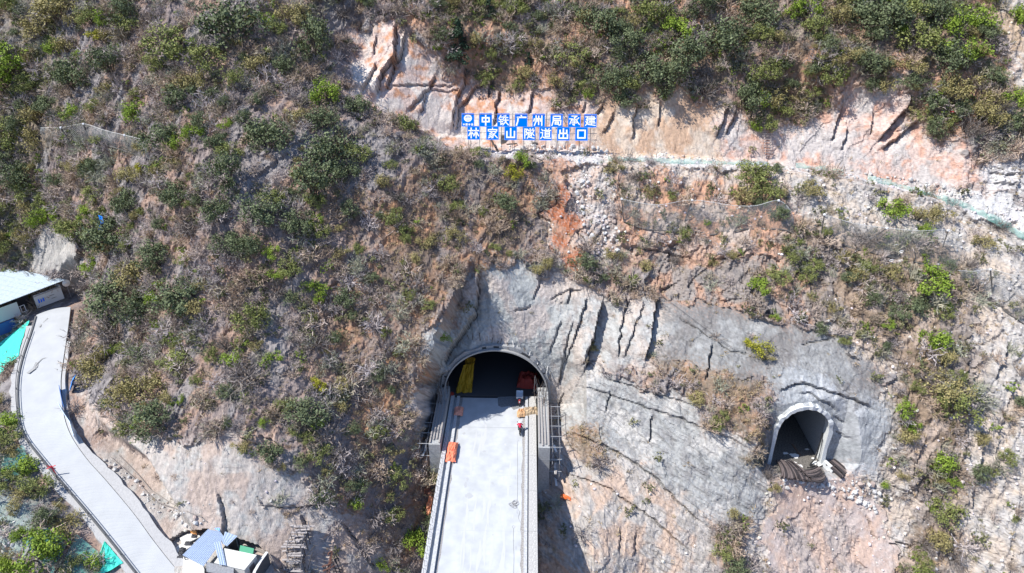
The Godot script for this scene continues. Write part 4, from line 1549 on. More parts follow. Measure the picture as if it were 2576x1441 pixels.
# ================================================================ sign boards
const GLYPHS := {
	"中": "18,30 82,30 82,66 18,66 18,30/50,6 50,96",
	"铁": "26,6 8,36/20,22 44,22/14,43 43,43/8,63 44,63/26,43 26,92 45,78/58,10 50,38/54,26 92,26/48,50 97,50/72,6 72,50 66,72 46,95/72,52 80,76 98,94",
	"广": "50,4 56,18/16,23 94,23/21,23 18,60 6,95",
	"州": "25,8 25,60 10,95/9,36 4,56/50,12 50,88/38,34 42,56/80,6 80,95/63,34 68,56",
	"局": "18,10 84,10 84,34 18,34/18,10 18,56 6,95/22,50 90,50 88,88 74,93/37,65 66,65 66,83 37,83 37,65",
	"承": "26,8 74,8 52,24/50,22 50,92 36,86/34,38 66,38/32,54 68,54/28,71 72,71/6,34 28,34 8,80/90,24 72,42/70,38 80,64 98,84",
	"建": "6,14 28,14 12,42 28,42 20,72 6,93/8,58 30,84 97,93/40,15 86,15 86,42/34,29 97,29/40,42 86,42/42,56 90,56/36,70 95,70/63,5 63,84",
	"林": "6,28 48,28/27,6 27,95/27,34 6,74/27,38 46,60/53,28 97,28/75,6 75,95/75,34 53,76/75,36 98,76",
	"家": "50,3 50,14/10,32 10,17 92,17 90,32/22,34 80,34/52,36 22,58/40,46 58,64 54,92 42,94/48,58 16,78/54,73 12,95/82,44 62,58/60,56 95,92",
	"山": "50,8 50,86/14,36 14,88 86,88 86,34",
	"隧": "10,8 10,95/10,10 32,10 22,34 34,54 20,64/60,6 66,18/88,6 81,18/50,20 98,20/72,22 52,42/64,34 76,54 72,76/68,46 50,60/72,60 52,76/94,32 79,46/78,44 97,68/40,16 44,26/36,42 46,42 42,80/34,94 46,82 98,93",
	"道": "49,4 55,15/83,4 75,15/34,20 98,20/66,20 60,32/46,32 88,32 88,78 46,78 46,32/46,47 88,47/46,62 88,62/13,10 22,24/5,41 22,41 20,76/4,95 20,78 40,90 98,93",
	"出": "50,6 50,90/18,18 18,46 82,46 82,18/10,60 10,91 90,91 90,60",
	"口": "16,16 84,16 84,87 16,87 16,16",
	"国": "12,10 88,10 88,92 12,92 12,10/30,28 70,28/32,48 68,48/28,70 72,70/50,28 50,70/60,56 66,62",
}

func glyph(g: Geo, ch: String, at: Vector3, size: float, w: float, z: float) -> void:
	for part in String(GLYPHS[ch]).split("/"):
		var pts := pairs(part)
		for i in pts.size() - 1:
			var a := at + Vector3((pts[i].x - 50.0) * .01 * size, (50.0 - pts[i].y) * .01 * size, z)
			var b := at + Vector3((pts[i + 1].x - 50.0) * .01 * size, (50.0 - pts[i + 1].y) * .01 * size, z)
			var e := (b - a).normalized() * w * .5
			g.bar(a - e, b + e, w, .012 + .0015 * i, Vector3(0, 0, 1))

const BOARDS := [
	["blue board with a round white emblem over small lettering, first of the upper row", "blue board whose white character is a box crossed by one upright, beside the emblem board", "blue board with a crowded white character of two halves, third of the upper row", "blue board with an open white character, one roof and one sweeping leg", "blue board with a white character of three uprights and short dashes", "blue board with a white character of a flag shape over a small box", "blue board with a white character of stacked bars and spreading arms, upper row", "blue board ending the upper row, white character with a long foot stroke"],
	["blue board opening the lower row, white character of two crossed trees", "blue board with a white roofed character over slanting strokes, lower row", "blue board with a white three-pronged character like a trident, lower row", "blue board with a dense white character, middle of the lower row", "blue board with a white character of a barred box on a sweeping foot", "blue board with a white character of two stacked tridents, lower row", "blue board with a plain white open square, ending the lower row"],
]

func build_signs() -> void:
	var blue := mat("sign blue", Color(.0, .165, .86), .95, {"spec": .05})
	var white := mat("sign white", Color(.9, .9, .9), .95, {"spec": .05})
	var steel := mat("scaffold steel", Color(.30, .30, .31), .5, {"metal": .5})
	var zs := -94.4
	var rows := [["1320+", [160, 452, 742, 1034, 1322, 1617, 1908, 2170], "@中铁广州局承建", 118.0, 133.0], ["", [252, 563, 862, 1163, 1435, 1727, 2025], "林家山隧道出口", 332.0, 352.0]]
	var sz := Vector3(0, 0, 0)
	for ri in 2:
		var xs: Array = rows[ri][1]
		for i in xs.size():
			var zx: float = xs[i] + 102.0
			var zy: float = lerpf(rows[ri][3], rows[ri][4], i / 7.0)
			var px := (zx / 5.6 + 1320.0) / 1.1615
			var zr := zs + (.05 if ri == 0 else .66)
			var tl := at_depth(px, (zy / 5.6 + 310.0) / 1.1615, zr)
			var bl := at_depth(px, ((zy + 212.0) / 5.6 + 310.0) / 1.1615, zr)
			var h := tl.y - bl.y
			var wd := 1.74
			var c := Vector3(tl.x, (tl.y + bl.y) * .5, zr)
			var ch: String = String(rows[ri][2]).substr(i, 1)
			var lab: String = BOARDS[ri][i]
			var t := thing("sign_board", lab, "sign board", c, "blue boards of the tunnel sign")
			t.rotation.x = deg_to_rad(-17.0)
			var g := Geo.new()
			g.box(Vector3.ZERO, Vector3(wd, h, .06))
			put("panel", g, blue, t)
			g = Geo.new()
			for q in [[0, h * .5 - .014, wd, .028], [0, -h * .5 + .014, wd, .028], [-wd * .5 + .014, 0, .028, h - .06], [wd * .5 - .014, 0, .028, h - .06]]:
				g.box(Vector3(q[0], q[1], .032), Vector3(q[2], q[3], .012))
			put("edge_trim", g, mat("pale trim", Color(.25, .42, .80), .9), t)
			g = Geo.new()
			if ch == "@":
				put("emblem", emblem(), white, t)
				for k in 4:
					glyph(g, "中国中铁".substr(k, 1), Vector3(-.57 + .38 * k, -.62, .04), .30, .055, 0.0)
				put("lettering", g, white, t)
			else:
				glyph(g, ch, Vector3(0, 0, .04), 1.45, .20 if ch in "中广山口出" else .165 if ch in "州局林" else .135, 0.0)
				put("character", g, white, t)
	# frame of poles behind the boards
	var f := thing("sign_scaffold", "grey pole scaffold carrying the two rows of blue boards", "scaffold")
	var x0 := at_depth(1163, 300, zs).x
	var x1 := at_depth(1502, 300, zs).x
	for lvl in [350.0, 334.0, 318.0, 300.0, 288.0]:
		var a := at_depth(1163, lvl - 1.0, zs - .12)
		var b := at_depth(1502, lvl + 2.0, zs - .12)
		var g := Geo.new()
		g.tube(PackedVector3Array([a, b]), .035, .035, 5)
		put("rail", g, steel, f)
	for i in 12:
		var x := lerpf(x0, x1, (i + .5) / 12.0)
		var g := Geo.new()
		g.tube(PackedVector3Array([Vector3(x, 28.9, zs - .2), Vector3(x, 35.2, zs - .2)]), .045, .045, 5)
		put("post", g, steel, f)
		if i % 2 == 0:
			g = Geo.new()
			g.tube(PackedVector3Array([Vector3(x, 33.2, zs - .2), Vector3(x + .3, 29.0, zs - 1.6)]), .04, .04, 5)
			put("brace", g, steel, f)
	for q in [[1266, 372, 1.3, "tall dark ballast block under the crossed-trees and roofed boards"], [1383, 372, 1.2, "tall dark ballast block under the dense middle board"], [1345, 378, .6, "low dark ballast block under the trident board"], [1440, 376, .8, "dark ballast block under the stacked tridents board"]]:
		var a := at_height(q[0], q[1] - 8, 29.6)
		var g := Geo.new()
		g.box(a + Vector3(0, q[2] * .5, -.5), Vector3(.75, q[2], .6))
		tag(put("ballast_block", g, mat("dark block", Color(.12, .115, .11), .9)), q[3], "block", "ballast blocks under the tunnel sign")
	for q in [["1236,352 1243,366 1252,380", "dark plank leaning below the gap in the lower sign row"], ["1335,392 1352,398 1365,404", "dark beam lying along the bench edge under the sign"], ["1275,363 1285,362 1300,361", "short dark beam under the sign between ballast blocks"]]:
		var pp := pairs(q[0])
		var g := Geo.new()
		g.bar(spot(pp[0].x, pp[0].y, .9), spot(pp[2].x, pp[2].y, .2), .22, .12)
		tag(put("beam", g, mat("dark wood", Color(.05, .042, .036), .8)), q[1], "beam")

func emblem() -> Geo:
	var g := Geo.new()
	var c := Vector3(0, .22, .036)
	var ro := .56
	# ring, open on the lower right
	for i in 30:
		var a0 := deg_to_rad(8.0 + 340.0 * i / 30.0)
		var a1 := deg_to_rad(8.0 + 340.0 * (i + 1) / 30.0)
		var p := [Vector3(cos(a0), sin(a0) * .86, 0), Vector3(cos(a1), sin(a1) * .86, 0)]
		g.quad(c + p[0] * ro, c + p[0] * ro * .74, c + p[1] * ro * .74, c + p[1] * ro)
	g.box(c + Vector3(.06, -.02, .002), Vector3(.98, .13, .01))
	for s in [-1, 1]:
		g.quad(c + Vector3(.03 * s, .02, .003), c + Vector3(.03 * s, .40, .003), c + Vector3(.11 * s, .40, .003), c + Vector3(.11 * s, .02, .003))
		g.quad(c + Vector3(.26 * s, .02, .003), c + Vector3(.18 * s, .30, .003), c + Vector3(.27 * s, .28, .003), c + Vector3(.36 * s, .02, .003))
	g.quad(c + Vector3(-.36, -.30, .003), c + Vector3(-.42, -.14, .003), c + Vector3(.42, -.14, .003), c + Vector3(.36, -.30, .003))
	return g

# ================================================================ things along the bench
func build_bench_things() -> void:
	var green := mat("green mesh", Color(.20, .42, .37), .9, {"back": Color(.1, .25, .2)})
	green.transparency = BaseMaterial3D.TRANSPARENCY_ALPHA
	green.albedo_color.a = .42
	var r := RandomNumberGenerator.new()
	r.seed = 9
	var t := thing("safety_netting", "green debris netting sagging along the outer edge of the bench path", "netting")
	var path := pairs("1470,400 1530,404 1590,406 1650,408 1720,411 1790,413 1860,414 1930,416 2000,420 2060,428 2120,440 2180,452 2240,466 2300,482 2360,500 2420,520 2480,545 2540,575 2600,610")
	for i in path.size() - 1:
		if i in [0, 7, 10]:
			continue
		var g := Geo.new()
		var rows := [PackedVector3Array(), PackedVector3Array(), PackedVector3Array()]
		for k in 7:
			var p := path[i].lerp(path[i + 1], k / 6.0)
			var a := spot(p.x, p.y - 2.0, .1)
			rows[0].append(a + Vector3(0, .25 + r.randf() * .45, 0))
			rows[1].append(a + Vector3(r.randf_range(-.1, .1), -.05 + r.randf() * .2, .25))
			rows[2].append(a + Vector3(r.randf_range(-.1, .1), -.25 - r.randf() * .3, .4))
		g.sheet(rows)
		put("net_length", g, green, t)
	for i in path.size():
		var g := Geo.new()
		var a := spot(path[i].x, path[i].y - 3.0)
		g.tube(PackedVector3Array([a - Vector3(0, .3, 0), a + Vector3(0, 1.1, 0)]), .03, .03, 5)
		put("post", g, mat("rusty steel", Color(.10, .075, .06), .8), t)
	# rough ladder up the cliff
	var l := thing("pole_ladder", "rough grey pole ladder fixed up the cliff above the bench path", "ladder")
	var wood := mat("weathered wood", Color(.36, .31, .29), .9)
	var rails := []
	for x in [1923.0, 1938.0]:
		var pts := PackedVector3Array()
		for k in 8:
			pts.append(spot(x + k * .2, lerpf(390, 308, k / 7.0), .42))
		rails.append(pts)
		var g := Geo.new()
		g.tube(pts, .055, .05, 5)
		put("rail", g, wood, l)
	for k in 13:
		var q := k / 12.0 * 6.98
		var a: Vector3 = rails[0][int(q)].lerp(rails[0][int(q) + 1], fmod(q, 1.0))
		var b: Vector3 = rails[1][int(q)].lerp(rails[1][int(q) + 1], fmod(q, 1.0))
		var d := (b - a) * r.randf_range(.25, .5)
		var g := Geo.new()
		g.tube(PackedVector3Array([a - d + Vector3(0, r.randf_range(-.08, .08), .08), b + d + Vector3(0, r.randf_range(-.08, .08), .08)]), .05, .045, 5)
		put("rung", g, wood, l)
	# small red cloth caught in the brush
	tag(put("red_cloth", tarp(spot(2393, 287, .5), Vector3(.4, 0, 0), Vector3(0, .3, .25), .3, 4, 7, 7), mat("red cloth", Color(.60, .02, .03), .8)), "small bright red cloth caught in the brush above the east cliff", "cloth")
	# broken blue boards behind a bush above the shed
	for q in [[256, 553, "upper of two half-hidden blue boards behind the bush above the shed"], [252, 573, "lower half-hidden blue and white board behind the bush above the shed"]]:
		var t2 := thing("blue_board", q[2], "board", spot(q[0], q[1], 1.2), "half-hidden blue boards above the shed")
		var g := Geo.new()
		g.box(Vector3.ZERO, Vector3(.9, 1.2, .06), Basis(Vector3.UP, -.5))
		put("panel", g, mat("bright blue", Color(.02, .24, .80), .5), t2)
		g = Geo.new()
		g.box(Vector3(.1, -.25, .06), Vector3(.42, .3, .04), Basis(Vector3.UP, -.5))
		put("mark", g, mat("sign white", Color(.85, .85, .85), .5), t2)

# ================================================================ rockfall nets
func build_nets() -> void:
	var wire := mat("net wire", Color(.19, .20, .20), .6, {"metal": .3})
	var post := mat("net post", Color(.10, .095, .09), .7)
	var cable := mat("pale cable", Color(.50, .50, .48), .6)
	var specs := [
		["rockfall net of steel wire on leaning posts high in the grey scrub over the shed", "103,321 153,320.8 210,311.4 262,327 313,339.5 371,353", "112,352 146,368 226,361 280,369 333,386 380,400", "153,320.8,184,366 210,311.4,225,352 313,339.5,318,366", .30],
		["rockfall net sagging on three dark posts across the orange soil below the sign", "1563,500 1650,515 1741,503 1840,516 1900,517 1958,504 1990,530", "1568,556 1632,577 1753,583 1793,590 1873,577 1963,577 1996,586", "1563.6,500,1568.6,556 1741,503,1722,559 1958.7,504,1945,548", .30],
		["rockfall net with pale anchor rings, midway down the stony slope under the bench path", "2074,540 2150,562 2231,573 2310,580 2385,579 2420,600", "2066,592 2124,618 2199,637 2253,650 2333,666 2400,690", "2074,539.5,2065,590.6 2231,573.5,2185,605 2385,579,2370,625", .26],
		["rockfall net on a single post over the white gully at the east edge", "2410,680 2450,682 2491,677 2540,690 2600,705", "2410,711 2450,730 2481,747 2526,782 2600,830", "2491,677,2496.5,738", .26],
	]
	for s in specs:
		var t := thing("rockfall_net", s[0], "rockfall net")
		var top := pairs(s[1])
		var bot := pairs(s[2])
		var tw := PackedVector3Array()
		var bw := PackedVector3Array()
		for p in bot:
			bw.append(spot(p.x, p.y, .12))
		for i in top.size():
			var q := hit(bot[i].x, bot[i].y)
			var a := on_plane(top[i].x, top[i].y, depth_at(on_plane(top[i].x, top[i].y, q.z).x, on_plane(top[i].x, top[i].y, q.z).y) + 1.5)
			tw.append(place_of(a.x, a.y, a.z))
		tw = smooth_line(tw, 8)
		bw = smooth_line(bw, 8)
		var g := Geo.new()
		g.tube(tw, .035, .035, 4)
		put("top_cable", g, cable, t)
		g = Geo.new()
		g.tube(bw, .085, .085, 4)
		put("bottom_cable", g, post, t)
		# diamond mesh
		g = Geo.new()
		var n := tw.size()
		var length := 0.0
		for i in n - 1:
			length += tw[i].distance_to(tw[i + 1])
		var h := tw[n / 2].distance_to(bw[n / 2])
		var cols := int(length / float(s[4]))
		var hs := 10
		for dirn in [-1, 1]:
			for k in range(-int(h / float(s[4])), cols + int(h / float(s[4]))):
				var prev := Vector3.ZERO
				var ok := false
				for m in hs + 1:
					var f := float(m) / hs
					var x: float = (k + dirn * (f - .5) * h / float(s[4])) / cols
					if x < 0.0 or x > 1.0:
						ok = false
						continue
					var xi: float = x * (n - 1.001)
					var i := int(xi)
					var a := tw[i].lerp(tw[i + 1], xi - i)
					var b := bw[i].lerp(bw[i + 1], xi - i)
					var p := a.lerp(b, f) + NRM * (.5 * sin(PI * f) + .12 * sin(x * 40.0))
					if ok:
						var side := (p - prev).cross(NRM).normalized() * .011
						g.quad(prev - side, prev + side, p + side, p - side)
					prev = p
					ok = true
		put("wire_mesh", g, wire, t).set_meta("kind", "stuff")
		var pn := nums(s[3])
		for i in pn.size() / 4:
			var foot := spot(pn[4 * i + 2], pn[4 * i + 3], -.1)
			var q := hit(pn[4 * i + 2], pn[4 * i + 3])
			var hd := on_plane(pn[4 * i], pn[4 * i + 1], q.z + 1.9)
			var head := place_of(hd.x, hd.y, hd.z)
			g = Geo.new()
			g.bar(foot, head, .13, .13)
			put("post", g, post, t)
			g = Geo.new()
			g.box(head, Vector3(.22, .2, .22))
			put("post_cap", g, mat("sign white", Color(.85, .85, .85), .5), t)
		if s[4] < .3 and top.size() == 6:
			for q in [[2254, 617], [2267, 633], [2266, 656], [2242, 655]]:
				g = Geo.new()
				var c := spot(q[0], q[1], .5)
				var ring := PackedVector3Array()
				for i in 13:
					var a := TAU * i / 12.0
					ring.append(c + Vector3(cos(a) * .26, sin(a) * .2, sin(a) * .14))
				g.tube(ring, .035, .035, 5, false)
				put("anchor_ring", g, mat("sign white", Color(.85, .85, .85), .5), t)
	# a guide wire over the grey slab, with its stake
	var g := Geo.new()
	var line := PackedVector3Array()
	for p in pairs("1652,735 1690,762 1740,800 1790,838 1840,872"):
		line.append(spot(p.x, p.y, .35))
	g.tube(line, .022, .022, 4)
	tag(put("guide_wire", g, mat("black rubber", Color(.02, .02, .022), .6)), "thin dark guide wire running down across the grey slab", "wire")

# ================================================================ the shed at the road head
func build_shed() -> void:
	var t := thing("site_shed", "white walled shed with a pale sheet roof at the top of the access road", "shed")
	var roof := mat("pale roof", Color(.50, .57, .61), .6, {"grain": 4.0, "dark": .9})
	var wall := mat("shed wall", Color(.60, .62, .61), .6)
	var fr := at_height(165, 704, 10.0)
	var fl := at_height(2, 766, 9.8)
	var dirn := (fl - fr).normalized()
	var far_l := fl + dirn * 7.0
	var back := at_height(30, 675, 10.7)
	var dep := back - fr
	dep.y = 0
	var bl := far_l + dep
	# roof of ribbed sheets, each a strip from eave to back
	var n := 14
	for i in n:
		var g := Geo.new()
		var a := fr.lerp(far_l, float(i) / n)
		var b := fr.lerp(far_l, float(i + 1) / n - .002)
		var c := a + dep + Vector3(0, .7, 0)
		var d := b + dep + Vector3(0, .7, 0)
		var th := Vector3(0, .05, 0)
		g.hexa([a, b, d, c, a + th, b + th, d + th, c + th])
		for k in 4:
			var f := (k + .5) / 4.0
			g.bar(a.lerp(b, f) + th * 1.4, c.lerp(d, f) + th * 1.4, .08, .06)
		put("roof_sheet", g, roof, t)
	# front wall, set back under the eave
	var inw := dep.normalized() * .7
	var y0 := 6.9
	var wr := fr + inw + dirn * .5
	var wl := fl + inw + dirn * .0
	var spans := [[0.0, .46, 0, 2.75], [.46, .72, 1, 2.7], [.72, 1.0, 0, 2.75], [1.0, 1.7, 0, 2.75]]
	var nrm := dirn.cross(Vector3.UP).normalized()
	if nrm.dot(dep) > 0.0:
		nrm = -nrm
	for s in spans:
		var a := wr.lerp(wl, s[0])
		var b := wr.lerp(wl, s[1])
		a.y = y0; b.y = y0
		var g := Geo.new()
		if s[2] == 0:
			g.hexa([a - nrm * .06, b - nrm * .06, b, a, a - nrm * .06 + Vector3(0, 2.15, 0), b - nrm * .06 + Vector3(0, 2.15, 0), b + Vector3(0, 2.15, 0), a + Vector3(0, 2.15, 0)])
			put("wall_panel", g, wall, t)
		else:
			# dark open bay with a window frame standing inside
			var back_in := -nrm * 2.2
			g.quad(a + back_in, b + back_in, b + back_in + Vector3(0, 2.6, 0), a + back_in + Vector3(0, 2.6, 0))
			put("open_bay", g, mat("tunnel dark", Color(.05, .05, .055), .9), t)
			g = Geo.new()
			var c := a.lerp(b, .6) - nrm * .5
			for q in [[0.0, 0.0, 0.0, 1.1], [.55, 0.0, .55, 1.1], [1.1, 0.0, 1.1, 1.1], [0.0, 1.1, 1.1, 1.1], [0.0, .05, 1.1, .05]]:
				g.bar(c + dirn * q[0] + Vector3(0, q[1], 0), c + dirn * q[2] + Vector3(0, q[3], 0), .07, .07)
			put("window_frame", g, mat("sign white", Color(.85, .85, .85), .5), t)
	# end wall on the road side and side wall
	var g := Geo.new()
	var e0 := Vector3(wr.x, y0, wr.z)
	var e1 := e0 + dep * .9
	g.quad(e0, e1, e1 + Vector3(0, 2.9, 0), e0 + Vector3(0, 2.4, 0))
	put("end_wall", g, wall, t)
	g = Geo.new()
	g.bar(wr.lerp(wl, -.02) + Vector3(0, -1.0 , 0) + nrm * .1, wr.lerp(wl, .46) + Vector3(0, -1.0, 0) + nrm * .1, .1, .07)
	put("rail", g, mat("scaffold steel", Color(.30, .30, .31)), t)
	# lettering on the wall panel beside the bay: blue strokes
	g = Geo.new()
	var o := wr.lerp(wl, .40) + nrm * .07
	o.y = y0 + .75
	for k in 3:
		var p := o - dirn * (.0 + .32 * k)
		g.bar(p, p + Vector3(0, .62 - .1 * (k % 2), 0), .16, .012, nrm)
		g.bar(p + dirn * -.1 + Vector3(0, .2, 0), p + dirn * .12 + Vector3(0, .2, 0), .012, .1, nrm)
	put("blue_lettering", g, mat("sign blue", Color(.0, .19, .78), .35), t)
	g = Geo.new()
	for k in 2:
		var p := wr.lerp(wl, .22 - .02 * k) + nrm * .07
		p.y = y0 + 1.25 - .5 * k
		g.bar(p, p - dirn * .7, .012, .08, nrm)
	put("dark_lettering", g, mat("black rubber", Color(.02, .02, .022), .6), t)
	# plinth and blue skirting
	g = Geo.new()
	var a := wr.lerp(wl, -.05) + nrm * .35
	var b := wr.lerp(wl, .80) + nrm * .35
	g.hexa([Vector3(a.x, y0 - 1.4, a.z), Vector3(b.x, y0 - 1.8, b.z), Vector3(b.x, y0 - 1.8, b.z) - nrm * .5, Vector3(a.x, y0 - 1.4, a.z) - nrm * .5, Vector3(a.x, y0 - .12, a.z), Vector3(b.x, y0 - .12, b.z), Vector3(b.x, y0 - .12, b.z) - nrm * .5, Vector3(a.x, y0 - .12, a.z) - nrm * .5])
	put("plinth", g, mat("rough plinth", Color(.27, .25, .23), .95, {"grain": 1.0, "dark": .6}), t)
	g = Geo.new()
	a = wr.lerp(wl, .86) + nrm * .3
	b = wr.lerp(wl, 1.6) + nrm * .3
	g.hexa([Vector3(a.x, y0 - 1.8, a.z), Vector3(b.x, y0 - 1.8, b.z), Vector3(b.x, y0 - 1.8, b.z) - nrm * .3, Vector3(a.x, y0 - 1.8, a.z) - nrm * .3, Vector3(a.x, y0 - .1, a.z), Vector3(b.x, y0 - .1, b.z), Vector3(b.x, y0 - .1, b.z) - nrm * .3, Vector3(a.x, y0 - .1, a.z) - nrm * .3])
	put("blue_skirting", g, mat("deep blue sheet", Color(.05, .14, .38), .5), t)
	# round convex mirror at the corner of the eave
	var m := thing("road_mirror", "round convex road mirror on a thin pole at the shed corner", "mirror")
	var c := at_height(167, 712, 9.3)
	var disc := Geo.new()
	var face := (EYE - c).normalized().slerp(Vector3(.8, 0, .6), .75)
	var sx := face.cross(Vector3.UP).normalized()
	var sy := sx.cross(face)
	for i in 18:
		var p := (sx * cos(TAU * i / 18.0) + sy * sin(TAU * i / 18.0)) * .55
		var q := (sx * cos(TAU * (i + 1) / 18.0) + sy * sin(TAU * (i + 1) / 18.0)) * .55
		disc.tri(c + face * .14, c + p, c + q)
		disc.quad(c + p, c + p - face * .06, c + q - face * .06, c + q)
	put("disc", disc, mat("mirror back", Color(.62, .64, .66), .3, {"metal": .5}), m)
	g = Geo.new()
	g.tube(PackedVector3Array([c - face * .08 + Vector3(0, -2.6, 0), c - face * .08 + Vector3(0, .3, 0)]), .05, .05, 6)
	put("pole", g, mat("scaffold steel", Color(.30, .30, .31)), m)

# ================================================================ the hut by the lower road
func ribbed(g: Geo, a: Vector3, b: Vector3, c: Vector3, d: Vector3, pitch := .2, h := .045) -> void:   # a..b is the eave, d..c the far edge; ribs run a->d
	var n := int(a.distance_to(b) / pitch)
	var up := (b - a).cross(d - a).normalized()
	if up.y < 0:
		up = -up
	var r0 := PackedVector3Array()
	var r1 := PackedVector3Array()
	for i in n * 4 + 1:
		var f := i / (n * 4.0)
		var ph := i % 4
		var z := h if ph == 1 or ph == 2 else 0.0
		r0.append(a.lerp(b, f) + up * z)
		r1.append(d.lerp(c, f) + up * z)
	g.sheet([r0, r1])

func build_hut() -> void:
	var y := YARD_Y
	var blue := mat("faded blue sheet", Color(.40, .49, .64), .5, {"grain": 1.5, "dark": .8})
	var white := mat("hut white", Color(.66, .65, .60), .6, {"grain": 2.0, "dark": .88})
	var grey := mat("hut grey", Color(.27, .28, .30), .7, {"grain": 2.0})
	var t := thing("tin_hut", "open hut roofed with faded blue corrugated sheets beside the lower road", "hut")
	var ry := y + 2.5
	var tl := at_height(538, 1316, ry + .1)
	var l := at_height(459, 1396, ry)
	var b := at_height(512, 1425, ry - .1)
	var rr := at_height(565, 1352, ry + .1)
	for i in 3:
		var g := Geo.new()
		ribbed(g, l.lerp(b, i / 3.0), l.lerp(b, (i + 1) / 3.0), tl.lerp(rr, (i + 1) / 3.0), tl.lerp(rr, i / 3.0))
		for k in g.v.size():
			g.v[k] += Vector3(0, .02 * i, 0)
		put("roof_sheet", g, blue, t)
	var g := Geo.new()
	ribbed(g, at_height(558, 1366, ry + .1), at_height(571, 1374, ry + .1), at_height(598, 1348, ry + .15), at_height(566, 1337, ry + .2))
	put("roof_sheet", g, blue, t)
	g = Geo.new()
	ribbed(g, at_height(552, 1420, ry + .22), at_height(569, 1422, ry + .22), at_height(556, 1361, ry + .3), at_height(539, 1365, ry + .3))
	put("loose_sheet", g, blue, t)
	g = Geo.new()
	ribbed(g, at_height(540, 1330, ry + .28), at_height(552, 1336, ry + .3), at_height(556, 1320, ry + .5), at_height(545, 1314, ry + .45))
	put("loose_sheet", g, mat("bright blue sheet", Color(.20, .40, .85), .5), t)
	for p in [l, b, rr, tl, at_height(598, 1348, ry)]:
		g = Geo.new()
		var q: Vector3 = p.lerp((l + rr) * .5, .06)
		g.tube(PackedVector3Array([Vector3(q.x, y - .2, q.z), q - Vector3(0, .05, 0)]), .06, .06, 5)
		put("post", g, mat("scaffold steel", Color(.30, .30, .31)), t)
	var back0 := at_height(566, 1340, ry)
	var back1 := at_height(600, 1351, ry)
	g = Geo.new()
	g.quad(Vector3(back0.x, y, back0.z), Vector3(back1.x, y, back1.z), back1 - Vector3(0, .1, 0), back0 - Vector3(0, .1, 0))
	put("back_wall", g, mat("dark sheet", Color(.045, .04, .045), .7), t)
	# white cabin next to it
	cabin("site_cabin", "white flat-topped site cabin against the blue tin hut", at_height(566, 1380, y + 2.55), at_height(644, 1396, y + 2.55), at_height(614, 1432, y + 2.55), at_height(541, 1415, y + 2.55), y, white)
	cabin("equipment_box", "low white box with a slab roof at the road end of the tin hut", at_height(462, 1401, y + 1.7), at_height(512, 1424, y + 1.7), at_height(513, 1462, y + 1.7), at_height(462, 1440, y + 1.7), y, white)
	cabin("grey_store", "grey steel store in front of the white site cabin, cut by the picture's foot", at_height(520, 1414, y + 2.4), at_height(586, 1428, y + 2.4), at_height(586, 1450, y + 2.1), at_height(522, 1437, y + 2.1), y, grey)
	cabin("green_box", "small green topped box behind the white site cabin", at_height(606, 1372, y + 1.8), at_height(637, 1380, y + 1.8), at_height(635, 1392, y + 1.8), at_height(604, 1387, y + 1.8), y, mat("green sheet", Color(.08, .30, .18), .6))
	# block wall east of the cabin
	var w := thing("yard_wall", "dark grey block wall with a pale coping east of the site cabin", "wall")
	var wp := [at_height(672, 1388, y + 1.9), at_height(656, 1410, y + 1.9), at_height(640, 1438, y + 1.9), at_height(634, 1470, y + 1.9)]
	for i in 3:
		var a: Vector3 = wp[i]
		var c: Vector3 = wp[i + 1]
		g = Geo.new()
		g.bar(Vector3(a.x, y + .9, a.z), Vector3(c.x, y + .9, c.z), .24, 1.9)
		put("wall_length", g, mat("block wall", Color(.17, .17, .17), .95, {"grain": 1.0, "dark": .6}), w)
		g = Geo.new()
		g.bar(a + Vector3(0, -.02, 0), c + Vector3(0, -.02, 0), .3, .09)
		put("coping", g, mat("kerb concrete", Color(.55, .55, .54), .9), w)
	# orange chest, dark sacks, hoses
	cabin("orange_chest", "orange and tan chest standing beyond the tin hut", at_height(474, 1318, y + 1.2), at_height(490, 1325, y + 1.2), at_height(493, 1336, y + 1.0), at_height(477, 1330, y + 1.0), y, mat("orange box", Color(.70, .32, .10), .7))
	for q in [[456, 1402, .55, .35, "black crumpled sack at the road corner of the blue roof"], [459, 1388, .4, .5, "dark sack second along the blue roof edge from the road"], [475, 1370, .5, .3, "dark sack midway along the blue roof edge"], [490, 1352, .4, .3, "dark sack along the blue roof edge nearest the orange chest"]]:
		tag(put("dark_sack", tarp(at_height(q[0], q[1], y + .1), Vector3(q[2], 0, 0), Vector3(.1, 0, q[3]), .35, int(q[0])), mat("dark sack", Color(.07, .07, .075), .8)), q[4], "sack", "dark sacks beside the tin hut")
	var slab := tag(put("white_slab", boxy(at_height(478, 1352, y + .25), Vector3(1.9, .12, 1.3), .7), mat("hut white", Color(.66, .65, .60), .6)), "loose white slab lying between the orange chest and the tin hut", "slab")
	slab = tag(put("white_slab", boxy(at_height(458, 1378, y + .2), Vector3(1.8, .1, 1.2), .9), mat("hut white", Color(.66, .65, .60), .6)), "loose white sheet on the ground beside the blue roof, nearest the road", "slab")
	var hoses := thing("hose_bundle", "bundle of thin brown hoses spilling over the yard wall", "hoses")
	for k in 9:
		g = Geo.new()
		var line := PackedVector3Array()
		for p in pairs("640,1376 660,1384 674,1392 684,1408 694,1422 706,1432"):
			line.append(spot(p.x + k * 1.3 - 5, p.y + (k % 3) * 2.5, .5))
		g.tube(smooth_line(line, 3), .03, .03, 4)
		put("hose", g, mat("old pipe", Color(.26, .23, .21), .8), hoses)
	drill_stages()

func boxy(at: Vector3, size: Vector3, turn: float) -> Geo:
	var g := Geo.new()
	g.box(at, size, Basis(Vector3.UP, turn))
	return g

